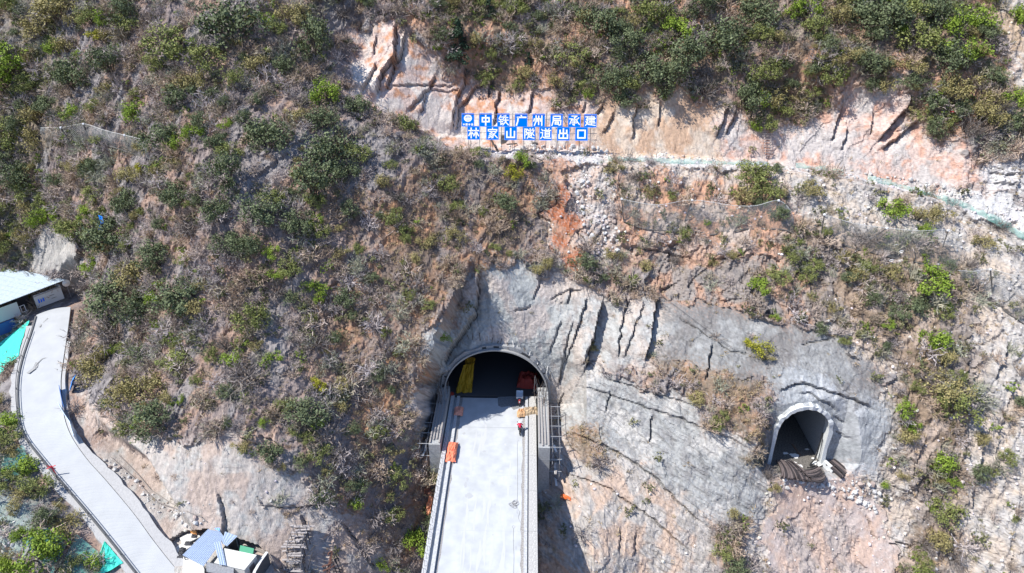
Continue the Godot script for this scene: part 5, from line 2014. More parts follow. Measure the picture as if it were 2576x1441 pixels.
func cabin(called: String, label: String, a: Vector3, b: Vector3, c: Vector3, d: Vector3, y: float, m: Material) -> Node3D:
	var t := thing(called, label, called.split("_")[called.split("_").size() - 1])
	var g := Geo.new()
	var lower := func(p: Vector3, top: float) -> Vector3: return Vector3(p.x, top, p.z)
	var yy := y - .3
	var e := .06
	g.hexa([lower.call(d, yy), lower.call(c, yy), lower.call(b, yy), lower.call(a, yy), lower.call(d, d.y - e), lower.call(c, c.y - e), lower.call(b, b.y - e), lower.call(a, a.y - e)])
	put("walls", g, m, t)
	g = Geo.new()
	var mid := (a + b + c + d) * .25
	var out := func(p: Vector3) -> Vector3: return p + (p - mid).normalized() * .09
	var up := Vector3(0, -e + .003, 0)
	var th := Vector3(0, .07, 0)
	g.hexa([out.call(d) + up, out.call(c) + up, out.call(b) + up, out.call(a) + up, out.call(d) + up + th, out.call(c) + up + th, out.call(b) + up + th, out.call(a) + up + th])
	put("roof", g, m, t)
	# a door or hatch on the near side
	g = Geo.new()
	var n := (c - b).cross(Vector3.UP).normalized()
	if n.dot(b - a) < 0:
		n = -n
	var p0 := b.lerp(c, .25) + n * .02
	var p1 := b.lerp(c, .65) + n * .02
	g.quad(lower.call(p0, y + .1), lower.call(p1, y + .1), lower.call(p1, b.y - .5), lower.call(p0, b.y - .5))
	put("hatch", g, mat("hatch grey", Color(.16, .14, .14), .6), t)
	return t

func drill_stages() -> void:
	var steel := mat("scaffold steel", Color(.30, .30, .31), .5, {"metal": .5})
	var dark := mat("dark pole", Color(.06, .055, .055), .7)
	var plank := mat("dusty plank", Color(.46, .42, .41), .9, {"grain": .7, "dark": .7})
	var r := RandomNumberGenerator.new()
	r.seed = 61
	# tall stepped stage of planks going up the cut
	var t := thing("drilling_stage", "stepped scaffold of dusty planks climbing the foot of the pink cut", "scaffold")
	var line := pairs("762,1326 757,1342 751,1357 745,1372 742,1390 744,1412 742,1434 742,1460 742,1490")
	for i in line.size():
		var a := spot(line[i].x, line[i].y, 1.0)
		for s in [-.75, .0, .75]:
			var g := Geo.new()
			var p := a + Vector3(s, 0, 0)
			g.tube(PackedVector3Array([p + Vector3(0, .9 + r.randf() * .3, 0), p - Vector3(0, 1.9, .2)]), .045, .045, 5)
			put("standard", g, dark if r.randf() < .6 else steel, t)
		for k in 3:
			var g := Geo.new()
			g.bar(a + Vector3(-1.0 + r.randf_range(-.7, .5), .05 + r.randf_range(-.3, .2), -.3 + .27 * k), a + Vector3(1.0 + r.randf_range(-.8, .6), .05 + r.randf_range(-.3, .25), -.3 + .27 * k), .25, .05)
			put("plank", g, plank, t)
		if i > 0:
			var b := spot(line[i - 1].x, line[i - 1].y, 1.0)
			for s in [-.8, .8]:
				var g := Geo.new()
				g.tube(PackedVector3Array([a + Vector3(s, .8, 0), b + Vector3(s, .8, 0)]), .035, .035, 4)
				put("guard_pole", g, steel, t)
	for q in ["770,1400 792,1372", "726,1441 742,1400", "772,1441 786,1390", "720,1412 760,1411", "700,1430 760,1424", "765,1395 772,1450"]:
		var p := pairs(q)
		var g := Geo.new()
		g.tube(PackedVector3Array([spot(p[0].x, p[0].y, 1.2), spot(p[1].x, p[1].y, 1.6)]), .05, .05, 5)
		put("brace", g, dark if r.randf() < .5 else steel, t)
	# rusty lattice mast and its frames
	var m := thing("rusty_lattice", "rusty brown lattice frame with dark rungs beside the dusty plank scaffold", "frame")
	var rust := mat("rust brown", Color(.15, .075, .055), .8)
	for q in ["834,1386 829,1412 820,1450", "836,1386 832,1414 826,1452", "810,1425 824,1421 836,1414", "812,1436 830,1429 842,1422", "834,1386 827,1390 825,1396"]:
		var pts := PackedVector3Array()
		for p in pairs(q):
			pts.append(spot(p.x, p.y, 1.7))
		var g := Geo.new()
		g.tube(pts, .08, .08, 5)
		put("mast_pole", g, rust, m)
	for q in ["837,1390 846,1412 858,1445", "842,1390 852,1408 864,1441", "832,1400 842,1425 850,1450", "840,1408 852,1404", "846,1418 842,1408", "838,1428 860,1432", "852,1404 851,1411", "838,1436 862,1440", "812,1422 817,1437", "818,1420 822,1435"]:
		var pts := PackedVector3Array()
		for p in pairs(q):
			pts.append(spot(p.x, p.y, 1.4))
		var g := Geo.new()
		g.tube(pts, .05, .05, 5)
		put("rung", g, dark, m)

# ================================================================ cloths, nettings, site clutter
func patch(corners: String, lift: float, sd: int, na := 16, nb := 12, amp := .18) -> Geo:    # a cloth lying on the slope, corners in order
	var c := pairs(corners)
	var n := FastNoiseLite.new()
	n.seed = sd
	n.frequency = .9
	var g := Geo.new()
	var rows := []
	for j in nb:
		var row := PackedVector3Array()
		for i in na:
			var fx := float(i) / (na - 1)
			var fy := float(j) / (nb - 1)
			var p := c[0].lerp(c[1], fx).lerp(c[3].lerp(c[2], fx), fy)
			var e := 3.0 * (sin(fy * 9.0) + sin(fx * 11.0 + 1.0)) * (1.0 if i in [0, na - 1] or j in [0, nb - 1] else 0.0)
			row.append(spot(p.x + e * .4, p.y + e * .3, lift + amp * (1.0 + n.get_noise_2d(fx * 7.0, fy * 3.0) + .5 * n.get_noise_2d(fx * 20.0, fy * 6.0))))
		rows.append(row)
	g.sheet(rows)
	return g

func build_site_things() -> void:
	var orange := mat("orange tarp", Color(.72, .20, .11), .7)
	var turquoise := mat("turquoise net", Color(.06, .62, .48), .8, {"back": Color(.3, .5, .45)})
	var thin := mat("thin net", Color(.20, .52, .44), .9)
	thin.transparency = BaseMaterial3D.TRANSPARENCY_ALPHA
	thin.albedo_color.a = .38
	var g: Geo
	tag(put("orange_tarpaulin", tarp(at_height(1137, 1137, .25), Vector3(0, 0, 1.75), Vector3(.62, 0, .0), .55, 3, 15, 11), orange), "orange tarpaulin over the scrub-side kerb, the larger and lower of two", "tarpaulin")
	tag(put("pink_tarpaulin", tarp(at_height(1154, 1035, .25), Vector3(0, 0, .9), Vector3(.62, 0, 0), .4, 6), mat("faded orange tarp", Color(.62, .27, .19), .75)), "small faded orange tarpaulin over the kerb nearest the tunnel mouth", "tarpaulin")
	var tan_t := thing("tan_tarpaulin", "long tan tarpaulin with an orange end across the slab-side kerb", "tarpaulin")
	put("tan_cloth", tarp(at_height(1334, 1039, .2), Vector3(1.15, 0, -.25), Vector3(.1, 0, .62), .75, 11), mat("tan cloth", Color(.44, .33, .21), .8), tan_t)
	put("orange_end", tarp(at_height(1312, 1042, .2), Vector3(.62, 0, -.1), Vector3(.05, 0, .6), .7, 12), mat("light orange cloth", Color(.55, .33, .17), .75), tan_t)
	tag(put("yellow_sheet", hung(at_depth(1166, 918, -79.4), at_depth(1193, 914, -79.6), at_height(1187, 987, .1), at_height(1146, 988, .1), 5), mat("yellow sheet", Color(.30, .185, .008), .7)), "tall yellow sheet draped inside the big tunnel mouth on its west side", "sheet")
	tag(put("yellow_roll", hung(at_depth(1172, 898, -80.2), at_depth(1196, 900, -80.3), at_depth(1194, 916, -80.0), at_depth(1168, 920, -79.9), 9), mat("dark yellow sheet", Color(.22, .125, .006), .7)), "dark yellow upper fold above the tall yellow sheet inside the tunnel", "sheet")
	tag(put("red_tarpaulin", tarp(at_height(1328, 962, .1), Vector3(1.5, 0, .2), Vector3(-.2, 0, 1.5), 1.3, 17), mat("dark red tarp", Color(.22, .024, .016), .7)), "dark red tarpaulin heaped inside the big tunnel mouth on its east side", "tarpaulin")
	tag(put("red_rag", tarp(at_height(1137, 994, .2), Vector3(.3, 0, 0), Vector3(0, 0, .4), .4, 7, 7, 7), mat("dark red tarp", Color(.22, .024, .016), .7)), "small red rag beside the foot of the yellow sheet", "rag")
	tag(put("orange_sheet", patch("1078,1246 1090,1250 1082,1302 1068,1290", .5, 4, 9, 12, .25), mat("light orange sheet", Color(.74, .33, .18), .75)), "orange sheet hanging on the scrub slope under the deck's outer kerb", "sheet")
	tag(put("brown_sheet", patch("1070,1222 1082,1218 1086,1244 1064,1242", .5, 5, 8, 8, .2), mat("brown cloth", Color(.20, .09, .06), .85)), "dark brown sheet hanging just above the orange one by the deck", "sheet")
	tag(put("orange_bag", tarp(spot(1424, 1252, .15), Vector3(.75, -.15, .1), Vector3(-.1, .1, .35), .35, 9, 9, 8), mat("bright orange bag", Color(.80, .18, .05), .6)), "small bright orange bag lying on the pale slab beside the deck", "bag")
	# turquoise nets on the road's outer slope
	tag(put("turquoise_net", hung(at_height(-8, 868, 4.6), at_height(72, 806, 6.75), at_height(44, 896, 5.6), at_height(-8, 948, 3.9), 3), turquoise), "bright turquoise net spread down the slope below the shed", "net")
	tag(put("faded_net", patch("-10,832 60,802 30,838 -10,884", .5, 8), thin), "thin faded green net hanging just under the shed's blue skirting", "net")
	tag(put("turquoise_net", patch("262,1360 266,1364 310,1416 222,1460", .3, 13), turquoise), "triangular turquoise net hung from the guard rail of the lower road", "net")
	for q in [["80,1320 190,1345 150,1400 60,1380", "faded green net stretched over stones above the bright bush, bottom corner"], ["190,1340 262,1400 225,1470 150,1441", "faded green net between the road kerb and the lime bush, bottom corner"], ["0,1140 60,1120 80,1180 10,1210", "faded green net beside the outer kerb on the upper bend"], ["70,1400 160,1380 130,1450 30,1450", "lowest faded green net on the outer slope of the road"]]:
		tag(put("faded_net", patch(q[0], .35, hash(q[1]) % 99, 14, 10, .2), thin), q[1], "net")

func hung(a: Vector3, b: Vector3, c: Vector3, d: Vector3, sd: int) -> Geo:
	var n := FastNoiseLite.new()
	n.seed = sd
	n.frequency = 1.1
	var g := Geo.new()
	var rows := []
	for j in 14:
		var row := PackedVector3Array()
		for i in 14:
			var fx := i / 13.0
			var fy := j / 13.0
			var p := a.lerp(b, fx).lerp(d.lerp(c, fx), fy)
			row.append(p + Vector3(.08 * n.get_noise_2d(fx * 3.0, fy * 9.0), 0, .45 * n.get_noise_2d(fx * 5.0, fy * 1.6) + .12 * n.get_noise_2d(fx * 16.0, fy * 5.0)))
		rows.append(row)
	g.sheet(rows)
	return g

# ================================================================ the rider and the vehicles
func wheel(t: Node3D, c: Vector3, r: float, w: float) -> void:
	var g := Geo.new()
	var pts := PackedVector3Array()
	for i in 17:
		pts.append(Vector3(0, cos(TAU * i / 16.0), sin(TAU * i / 16.0)) * (r - w * .5))
	g.tube(pts, w * .5, w * .5, 6, false)
	var o := put("wheel", g, mat("tyre rubber", Color(.022, .022, .024), .8), t)
	o.position = c
	g = Geo.new()
	for i in 8:
		var a := TAU * i / 8.0
		g.bar(Vector3.ZERO, Vector3(0, cos(a), sin(a)) * (r - w), .02, .02, Vector3.RIGHT)
	put("rim", g, mat("scaffold steel", Color(.30, .30, .31), .5, {"metal": .5}), o)

func build_people() -> void:
	var black := mat("bike black", Color(.03, .032, .035), .4)
	var steel := mat("scaffold steel", Color(.30, .30, .31), .5, {"metal": .5})
	var p := at_height(1308, 1086, .012)
	var bike := thing("motorcycle", "dark motorcycle ridden up the deck towards the tunnel mouth", "motorcycle", p)
	wheel(bike, Vector3(0, .3, -.68), .3, .1)
	wheel(bike, Vector3(0, .3, .62), .3, .12)
	var g := Geo.new()
	g.tube(smooth_line(PackedVector3Array([Vector3(0, .62, -.42), Vector3(0, .84, -.22), Vector3(0, .86, .02), Vector3(0, .74, .12)]), 4), .13, .12, 8)
	put("fuel_tank", g, mat("bike green", Color(.05, .11, .10), .35), bike)
	g = Geo.new()
	g.tube(smooth_line(PackedVector3Array([Vector3(0, .78, .08), Vector3(0, .78, .35), Vector3(0, .84, .72), Vector3(0, .84, .95)]), 4), .13, .10, 8)
	put("saddle", g, black, bike)
	g = Geo.new()
	g.box(Vector3(0, .42, -.02), Vector3(.26, .38, .48))
	g.bar(Vector3(0, .3, .62), Vector3(0, .5, .1), .2, .06)
	g.bar(Vector3(0, .55, .85), Vector3(0, .5, .1), .14, .05)
	put("engine", g, mat("engine grey", Color(.10, .10, .11), .5), bike)
	g = Geo.new()
	for s in [-1, 1]:
		g.tube(PackedVector3Array([Vector3(.09 * s, .3, -.68), Vector3(.08 * s, 1.0, -.42)]), .03, .03, 5)
	put("fork", g, steel, bike)
	g = Geo.new()
	g.tube(smooth_line(PackedVector3Array([Vector3(-.38, 1.02, -.25), Vector3(-.2, 1.06, -.38), Vector3(0, 1.02, -.43), Vector3(.2, 1.06, -.38), Vector3(.38, 1.02, -.25)]), 3), .02, .02, 5)
	put("handlebar", g, black, bike)
	for s in [-1, 1]:
		g = Geo.new()
		g.tube(PackedVector3Array([Vector3(.26 * s, 1.06, -.36), Vector3(.33 * s, 1.26, -.42)]), .01, .01, 4)
		g.box(Vector3(.34 * s, 1.29, -.42), Vector3(.13, .09, .025))
		put("mirror", g, black, bike)
	g = Geo.new()
	g.tube(PackedVector3Array([Vector3(0, .92, -.62), Vector3(0, .93, -.5)]), .10, .07, 8)
	put("headlight", g, mat("lamp glass", Color(.6, .62, .62), .2), bike)
	g = Geo.new()
	g.tube(PackedVector3Array([Vector3(.16, .32, .0), Vector3(.18, .34, .5), Vector3(.18, .40, .85)]), .035, .05, 6)
	put("exhaust", g, steel, bike)
	g = Geo.new()
	g.box(Vector3(0, .62, 1.0), Vector3(.2, .05, .25))
	put("mudguard", g, black, bike)
	person(p)
	# little motor cart facing out of the tunnel
	p = at_height(1307, 1012, .012)
	var cart := thing("motor_tricycle", "small motor tricycle with a white tray parked at the tunnel mouth", "tricycle", p)
	wheel(cart, Vector3(0, .28, .85), .28, .11)
	wheel(cart, Vector3(-.45, .26, -.75), .26, .12)
	wheel(cart, Vector3(.45, .26, -.75), .26, .12)
	g = Geo.new()
	g.box(Vector3(0, .62, -.75), Vector3(.95, .06, 1.5))
	for q in [[Vector3(-.46, .78, -.75), Vector3(.04, .28, 1.5)], [Vector3(.46, .78, -.75), Vector3(.04, .28, 1.5)], [Vector3(0, .78, -1.5), Vector3(.95, .28, .04)], [Vector3(0, .78, -.02), Vector3(.95, .28, .04)]]:
		g.box(q[0], q[1])
	put("tray", g, mat("tray white", Color(.66, .68, .70), .5), cart)
	g = Geo.new()
	g.box(Vector3(0, .62, .28), Vector3(.5, .22, .5))
	g.box(Vector3(0, .45, .4), Vector3(.34, .4, .7))
	put("seat_box", g, black, cart)
	g = Geo.new()
	g.tube(PackedVector3Array([Vector3(0, .5, .72), Vector3(0, .98, .78), Vector3(0, .96, 1.02)]), .16, .12, 8)
	put("front_cowl", g, mat("cowl red", Color(.30, .03, .04), .4), cart)
	g = Geo.new()
	g.tube(PackedVector3Array([Vector3(-.5, 1.05, .62), Vector3(0, 1.0, .76), Vector3(.5, 1.05, .62)]), .022, .022, 5)
	put("handlebar", g, black, cart)
	for s in [-1, 1]:
		g = Geo.new()
		g.bar(Vector3(.42 * s, 1.05, .66), Vector3(.5 * s, 1.28, .7), .015, .015)
		g.box(Vector3(.52 * s, 1.3, .7), Vector3(.14, .1, .03))
		put("mirror", g, black, cart)
	g = Geo.new()
	g.tube(PackedVector3Array([Vector3(0, .9, 1.06), Vector3(0, .9, 1.14)]), .09, .09, 8)
	put("headlight", g, mat("lamp glass", Color(.6, .62, .62), .2), cart)

func person(at: Vector3) -> void:
	# joints of a rider facing -z, seated at 0.86 m, hands on the bars; [a, b, ra, rb, colour]
	var red := Color(.62, .02, .06)
	var dark := Color(.035, .04, .05)
	var skin := Color(.36, .20, .13)
	var hair := Color(.02, .017, .015)
	var bones := []
	bones.append([Vector3(-.09, .93, .24), Vector3(.09, .93, .24), .135, .135, dark])
	bones.append([Vector3(0, .98, .22), Vector3(0, 1.20, .12), .145, .155, red])
	bones.append([Vector3(0, 1.20, .12), Vector3(0, 1.36, .04), .165, .14, red])
	bones.append([Vector3(-.17, 1.38, .04), Vector3(.17, 1.38, .04), .085, .085, red])
	bones.append([Vector3(0, 1.40, .03), Vector3(0, 1.50, -.01), .06, .055, skin])
	bones.append([Vector3(0, 1.58, -.02), Vector3(0, 1.63, -.01), .095, .10, skin])
	bones.append([Vector3(0, 1.60, -.10), Vector3(0, 1.575, -.125), .03, .022, skin])
	for s in [-1, 1]:
		bones.append([Vector3(.20 * s, 1.37, .04), Vector3(.34 * s, 1.14, -.02), .075, .058, red])
		bones.append([Vector3(.34 * s, 1.14, -.02), Vector3(.33 * s, 1.06, -.22), .058, .042, red])
		bones.append([Vector3(.33 * s, 1.06, -.22), Vector3(.325 * s, 1.055, -.285), .04, .038, skin])
		bones.append([Vector3(.10 * s, .92, .20), Vector3(.22 * s, .80, -.20), .105, .075, dark])
		bones.append([Vector3(.22 * s, .80, -.20), Vector3(.19 * s, .40, .02), .072, .05, dark])
		bones.append([Vector3(.19 * s, .36, .05), Vector3(.19 * s, .32, -.14), .05, .045, hair])
	var cell := .034
	var lo := Vector3(-.48, .24, -.42)
	var n := Vector3i(29, 45, 28)
	var field := PackedFloat32Array()
	field.resize(n.x * n.y * n.z)
	for z in n.z:
		for y in n.y:
			for x in n.x:
				var p := lo + Vector3(x, y, z) * cell
				var s := 0.0
				for b in bones:
					var d := capsule(p, b)
					if d < .2:
						s += exp(-d * 42.0)
				field[(z * n.y + y) * n.x + x] = -log(s) / 42.0 if s > 0.0 else .2
	var g := Geo.new()
	var idx := {}
	for z in n.z - 1:
		for y in n.y - 1:
			for x in n.x - 1:
				var c := Vector3.ZERO
				var k := 0
				var base := (z * n.y + y) * n.x + x
				for e in EDGES:
					var fa := field[base + (e[2] * n.y + e[1]) * n.x + e[0]]
					var fb := field[base + (e[5] * n.y + e[4]) * n.x + e[3]]
					if (fa < 0.0) != (fb < 0.0):
						var t := fa / (fa - fb)
						c += Vector3(e[0], e[1], e[2]).lerp(Vector3(e[3], e[4], e[5]), t)
						k += 1
				if k:
					var p := lo + (Vector3(x, y, z) + c / k) * cell
					var best := 9.0
					for b in bones:
						var d := capsule(p, b)
						if d < best:
							best = d
							g.tint = b[4]
					idx[base] = g.vert(p)
	for z in range(1, n.z - 1):
		for y in range(1, n.y - 1):
			for x in range(1, n.x - 1):
				var b := (z * n.y + y) * n.x + x
				var inside := field[b] < 0.0
				for ax in 3:
					var step: int = [1, n.x, n.x * n.y][ax]
					if (field[b + step] < 0.0) == inside:
						continue
					var s1: int = [n.x, n.x * n.y, 1][ax]
					var s2: int = [n.x * n.y, 1, n.x][ax]
					var q := [b, b - s1, b - s1 - s2, b - s2]
					if idx.has(q[0]) and idx.has(q[1]) and idx.has(q[2]) and idx.has(q[3]):
						var w := [idx[q[0]], idx[q[1]], idx[q[2]], idx[q[3]]]
						if inside:
							w.reverse()
						g.ix.append_array([w[0], w[1], w[2], w[0], w[2], w[3]])
	# fingers closed round the grips, thumb underneath
	g.tint = skin
	for s in [-1, 1]:
		for k in 4:
			var f := Vector3((.29 + .021 * k) * s, 1.075, -.27)
			g.tube(PackedVector3Array([f, f + Vector3(0, .012, -.04 - .004 * (1 - absi(k - 1))), f + Vector3(0, -.025, -.055), f + Vector3(0, -.045, -.03)]), .0095, .008, 5)
		var th := Vector3(.28 * s, 1.05, -.25)
		g.tube(PackedVector3Array([th, th + Vector3(-.018 * s, -.008, -.03), th + Vector3(-.012 * s, -.02, -.055)]), .011, .009, 5)
	var t := thing("person", "person in a red jacket and white helmet riding the dark motorcycle", "person", at)
	put("body", g.smooth_mesh(), mat("clothes and skin", Color.WHITE, .8, {"vertex": true}), t)
	# face: eyes, mouth, ears; helmet
	var f := Geo.new()
	for s in [-1, 1]:
		f.box(Vector3(.035 * s, 1.605, -.108), Vector3(.02, .012, .012))
	f.box(Vector3(0, 1.545, -.105), Vector3(.04, .008, .01))
	put("face", f, mat("dark feature", hair, .5), t)
	f = Geo.new()
	for s in [-1, 1]:
		f.box(Vector3(.10 * s, 1.59, -.01), Vector3(.02, .055, .035))
	put("ear", f, mat("skin", skin, .6), t)
	f = Geo.new()
	var rows := []
	for j in 8:
		var a := PI * .5 * j / 7.0
		var row := PackedVector3Array()
		for i in 17:
			var b := TAU * i / 16.0
			row.append(Vector3(0, 1.63, -.01) + Vector3(cos(b) * sin(a) * .135, cos(a) * .135, sin(b) * sin(a) * .15))
		rows.append(row)
	var brim := PackedVector3Array()
	for i in 17:
		var b := TAU * i / 16.0
		brim.append(Vector3(0, 1.615, -.02) + Vector3(cos(b) * .165, 0, sin(b) * .195))
	rows.append(brim)
	f.sheet(rows)
	put("helmet", f.smooth_mesh(), mat("helmet white", Color(.80, .79, .76), .35), t)

const EDGES := [[0, 0, 0, 1, 0, 0], [0, 1, 0, 1, 1, 0], [0, 0, 1, 1, 0, 1], [0, 1, 1, 1, 1, 1], [0, 0, 0, 0, 1, 0], [1, 0, 0, 1, 1, 0], [0, 0, 1, 0, 1, 1], [1, 0, 1, 1, 1, 1], [0, 0, 0, 0, 0, 1], [1, 0, 0, 1, 0, 1], [0, 1, 0, 0, 1, 1], [1, 1, 0, 1, 1, 1]]

func capsule(p: Vector3, b: Array) -> float:
	var a: Vector3 = b[0]
	var ab: Vector3 = b[1] - a
	var t := clampf((p - a).dot(ab) / ab.length_squared(), 0.0, 1.0)
	return p.distance_to(a + ab * t) - lerpf(b[2], b[3], t)

# ================================================================ loose stones
func build_rubble() -> void:
	var r := RandomNumberGenerator.new()
	r.seed = 33
	var pale := mat("pale stone", Color(.72, .71, .69), .95, {"grain": 1.2, "dark": .75})
	var pink := mat("pink stone", Color(.52, .42, .37), .95, {"grain": 1.2, "dark": .75})
	var grey := mat("grey stone", Color(.58, .57, .56), .95, {"grain": 1.2, "dark": .75})
	var shapes := []
	for i in 10:
		var g := Geo.new()
		g.rock(Vector3.ZERO, Vector3(1.0, r.randf_range(.6, .9), r.randf_range(.7, 1.1)), r)
		shapes.append(g.mesh())
	var heaps := [
		["rubble_heap", "spill of broken pink and white stones below the steel ribs of the pilot tunnel", "1965,1200 2120,1205 2200,1215 2225,1262 2215,1295 2150,1262 2100,1232 1960,1228", 110, .16, .42],
		["rubble_bank", "bank of broken white stones under the tunnel sign boards", "1250,366 1400,366 1500,366 1540,372 1560,392 1450,392 1330,386 1270,380", 120, .15, .42],
		["rubble_bank", "broken white stones along the foot of the east cliff beside the path", "1600,376 1800,398 2100,424 2300,450 2430,476 2440,500 2300,478 2100,440 1850,408 1640,396", 110, .14, .36],
		["rubble_chute", "loose pale blocks down the chute between the red soil and the orange soil", "1450,402 1520,402 1545,500 1560,630 1490,640 1466,560 1440,470", 90, .12, .42],
		["stone_spill", "dark and pale stones in the ditch between the road and the pink cut", "225,1130 300,1170 380,1240 470,1290 520,1312 480,1330 380,1280 270,1190", 80, .1, .32],
	]
	for h in heaps:
		var poly := pairs(h[2])
		var t := thing(h[0], h[1], "rubble")
		var lo := poly[0]
		var hi := poly[0]
		for p in poly:
			lo = lo.min(p)
			hi = hi.max(p)
		var made := 0
		while made < h[3]:
			var p := Vector2(r.randf_range(lo.x, hi.x), r.randf_range(lo.y, hi.y))
			if not Geometry2D.is_point_in_polygon(p, poly):
				continue
			var s: float = lerpf(h[4], h[5], pow(r.randf(), 2.6))
			var o := put("stone", shapes[r.randi() % 10], [pale, pale, pink, grey][r.randi() % 4], t)
			o.transform = Transform3D(Basis.from_euler(Vector3(r.randf() * TAU, r.randf() * TAU, r.randf() * TAU)).scaled(Vector3.ONE * s), spot(p.x, p.y, s * .3))
			made += 1
	# finer stones, too many to count
	var xf := []
	var cl := []
	var dens := {"bench": 3.2, "pale chute": 1.1, "pink spoil": .6, "pale rock": .45, "stony scrub": .4, "orange soil": .4, "east outcrop": .8, "netted slope": .8, "red soil": .4, "lower slab": .12, "east gully": .5, "pink cut": .10, "grey ledge": .2}
	var zid := []
	for z in ZONES:
		zid.append(dens.get(z[0], 0.0))
	for k in 60000:
		var u := r.randf_range(-88, 92)
		var v := r.randf_range(-26, 62)
		if r.randf() * 3.2 > zid[zone_at(u, v)]:
			continue
		if u > -88 and near_strip(u, v):
			continue
		var s := .05 + .2 * pow(r.randf(), 2.5)
		xf.append(Transform3D(Basis.from_euler(Vector3(r.randf() * TAU, r.randf() * TAU, 0)).scaled(Vector3.ONE * s), ground(u, v, s * .3)))
		var w := r.randf_range(.45, .75)
		cl.append(Color(w, w * r.randf_range(.88, .98), w * r.randf_range(.82, .98)))
	scatter("gravel", shapes[2], xf, cl, mat("stone tint", Color.WHITE, .95, {"vertex": true}), "loose small stones and gravel scattered over bench, chute and spoil", "gravel")

func near_strip(u: float, v: float) -> bool:
	var p := ground(u, v)
	for i in range(0, road_l.size(), 3):
		var c := (road_l[i] + road_r[i]) * .5
		if Vector2(p.x - c.x, p.z - c.z).length() < 3.6:
			return true
	if absf(p.x - portal_x) < 8.2 and p.z < -70.0 and p.y < 9.5 or absf(p.x - adit_x) < 4.4 and p.z < -60.0 and p.y > -3.5 and p.y < 8.0:
		return true
	return p.x > deck_l - 2.5 and p.x < deck_r + 2.5 and p.z > -80.0 and p.y > -1.5 and p.y < 1.5

func zone_at(u: float, v: float) -> int:
	return ZN[clampi(int((v - V0) / DU + .5), 0, NV - 1) * NU + clampi(int((u - U0) / DU + .5), 0, NU - 1)]

func scatter(called: String, m: Mesh, xf: Array, cl: Array, material: Material, label: String, category: String, group := "") -> void:
	var mm := MultiMesh.new()
	mm.transform_format = MultiMesh.TRANSFORM_3D
	mm.use_colors = true
	mm.mesh = m
	mm.instance_count = xf.size()
	for i in xf.size():
		mm.set_instance_transform(i, xf[i])
		mm.set_instance_color(i, cl[i])
	var o := MultiMeshInstance3D.new()
	o.name = numbered(called, self)
	o.multimesh = mm
	o.material_override = material
	add_child(o, true)
	tag(o, label, category, group, "stuff")

# ================================================================ plants
func leaves(g: Geo, r: RandomNumberGenerator, c: Vector3, spread: float, n: int, size: float, a: Color, b: Color, outward: Vector3) -> void:
	for k in n:
		var p := c + Vector3(r.randfn(), r.randfn(), r.randfn()) * spread
		var nn := (outward + Vector3(r.randfn(), r.randfn() + .4, r.randfn()) * .8).normalized()
		var s := nn.cross(Vector3(r.randfn(), r.randfn(), r.randfn())).normalized()
		var t := s.cross(nn)
		var l := size * r.randf_range(.6, 1.4)
		var w := l * r.randf_range(.35, .6)
		g.tint = a.lerp(b, r.randf())
		var q := nn * l * r.randf_range(-.15, .25)
		g.quad(p - t * l * .6, p - s * w + q, p + t * l * .6, p + s * w + q)

func bush_mesh(r: RandomNumberGenerator, lobes: int, clusters: int, per: int, size: float, tall: float, a: Color, b: Color) -> Array:
	var g := Geo.new()
	var stem := Geo.new()
	for k in lobes:
		var ang := TAU * (k + r.randf() * .7) / lobes
		var rad := 0.0 if k == 0 else r.randf_range(.35, .92)
		var c := Vector3(cos(ang) * rad, tall * r.randf_range(.45, .95) * (1.0 - .35 * rad), sin(ang) * rad)
		var lr := r.randf_range(.24, .58) * (1.15 if k == 0 else 1.0)
		stem.tube(PackedVector3Array([Vector3(cos(ang) * .06, -.25, sin(ang) * .06), Vector3(c.x * .45, c.y * .45, c.z * .45) + Vector3(r.randfn(), 0, r.randfn()) * .04, c * .95]), .045, .015, 5)
		for j in 3:
			var e := c + Vector3(r.randfn(), absf(r.randfn()), r.randfn()).normalized() * lr * .9
			stem.tube(PackedVector3Array([c * .7, e]), .018, .006, 4)
		for j in clusters / lobes:
			var d := Vector3(r.randfn(), r.randfn() + .25, r.randfn()).normalized()
			var shade := r.randf()
			leaves(g, r, c + d * lr * pow(r.randf(), .35) * Vector3(1, tall, 1), .085, per, size, a.lerp(b, shade * .5), a.lerp(b, .5 + shade * .5), d)
	return [g.mesh(), stem.mesh()]

func conifer_mesh(r: RandomNumberGenerator, a: Color, b: Color) -> Array:
	var g := Geo.new()
	var stem := Geo.new()
	stem.tube(PackedVector3Array([Vector3(0, -.3, 0), Vector3(.02, 1.2, .02), Vector3(0, 2.7, 0)]), .08, .015, 6)
	for k in 60:
		var y := .25 + 2.4 * pow(r.randf(), 1.2)
		var reach := (2.9 - y) * .46 * r.randf_range(.6, 1.1)
		var ang := r.randf() * TAU
		var tip := Vector3(cos(ang) * reach, y - .18 * reach, sin(ang) * reach)
		stem.tube(PackedVector3Array([Vector3(0, y, 0), tip]), .02, .006, 4)
		for j in 6:
			leaves(g, r, Vector3(0, y, 0).lerp(tip, (j + 1.5) / 7.0), .07, 5, .11, a, b, Vector3(cos(ang), .5, sin(ang)))
	return [g.mesh(), stem.mesh()]

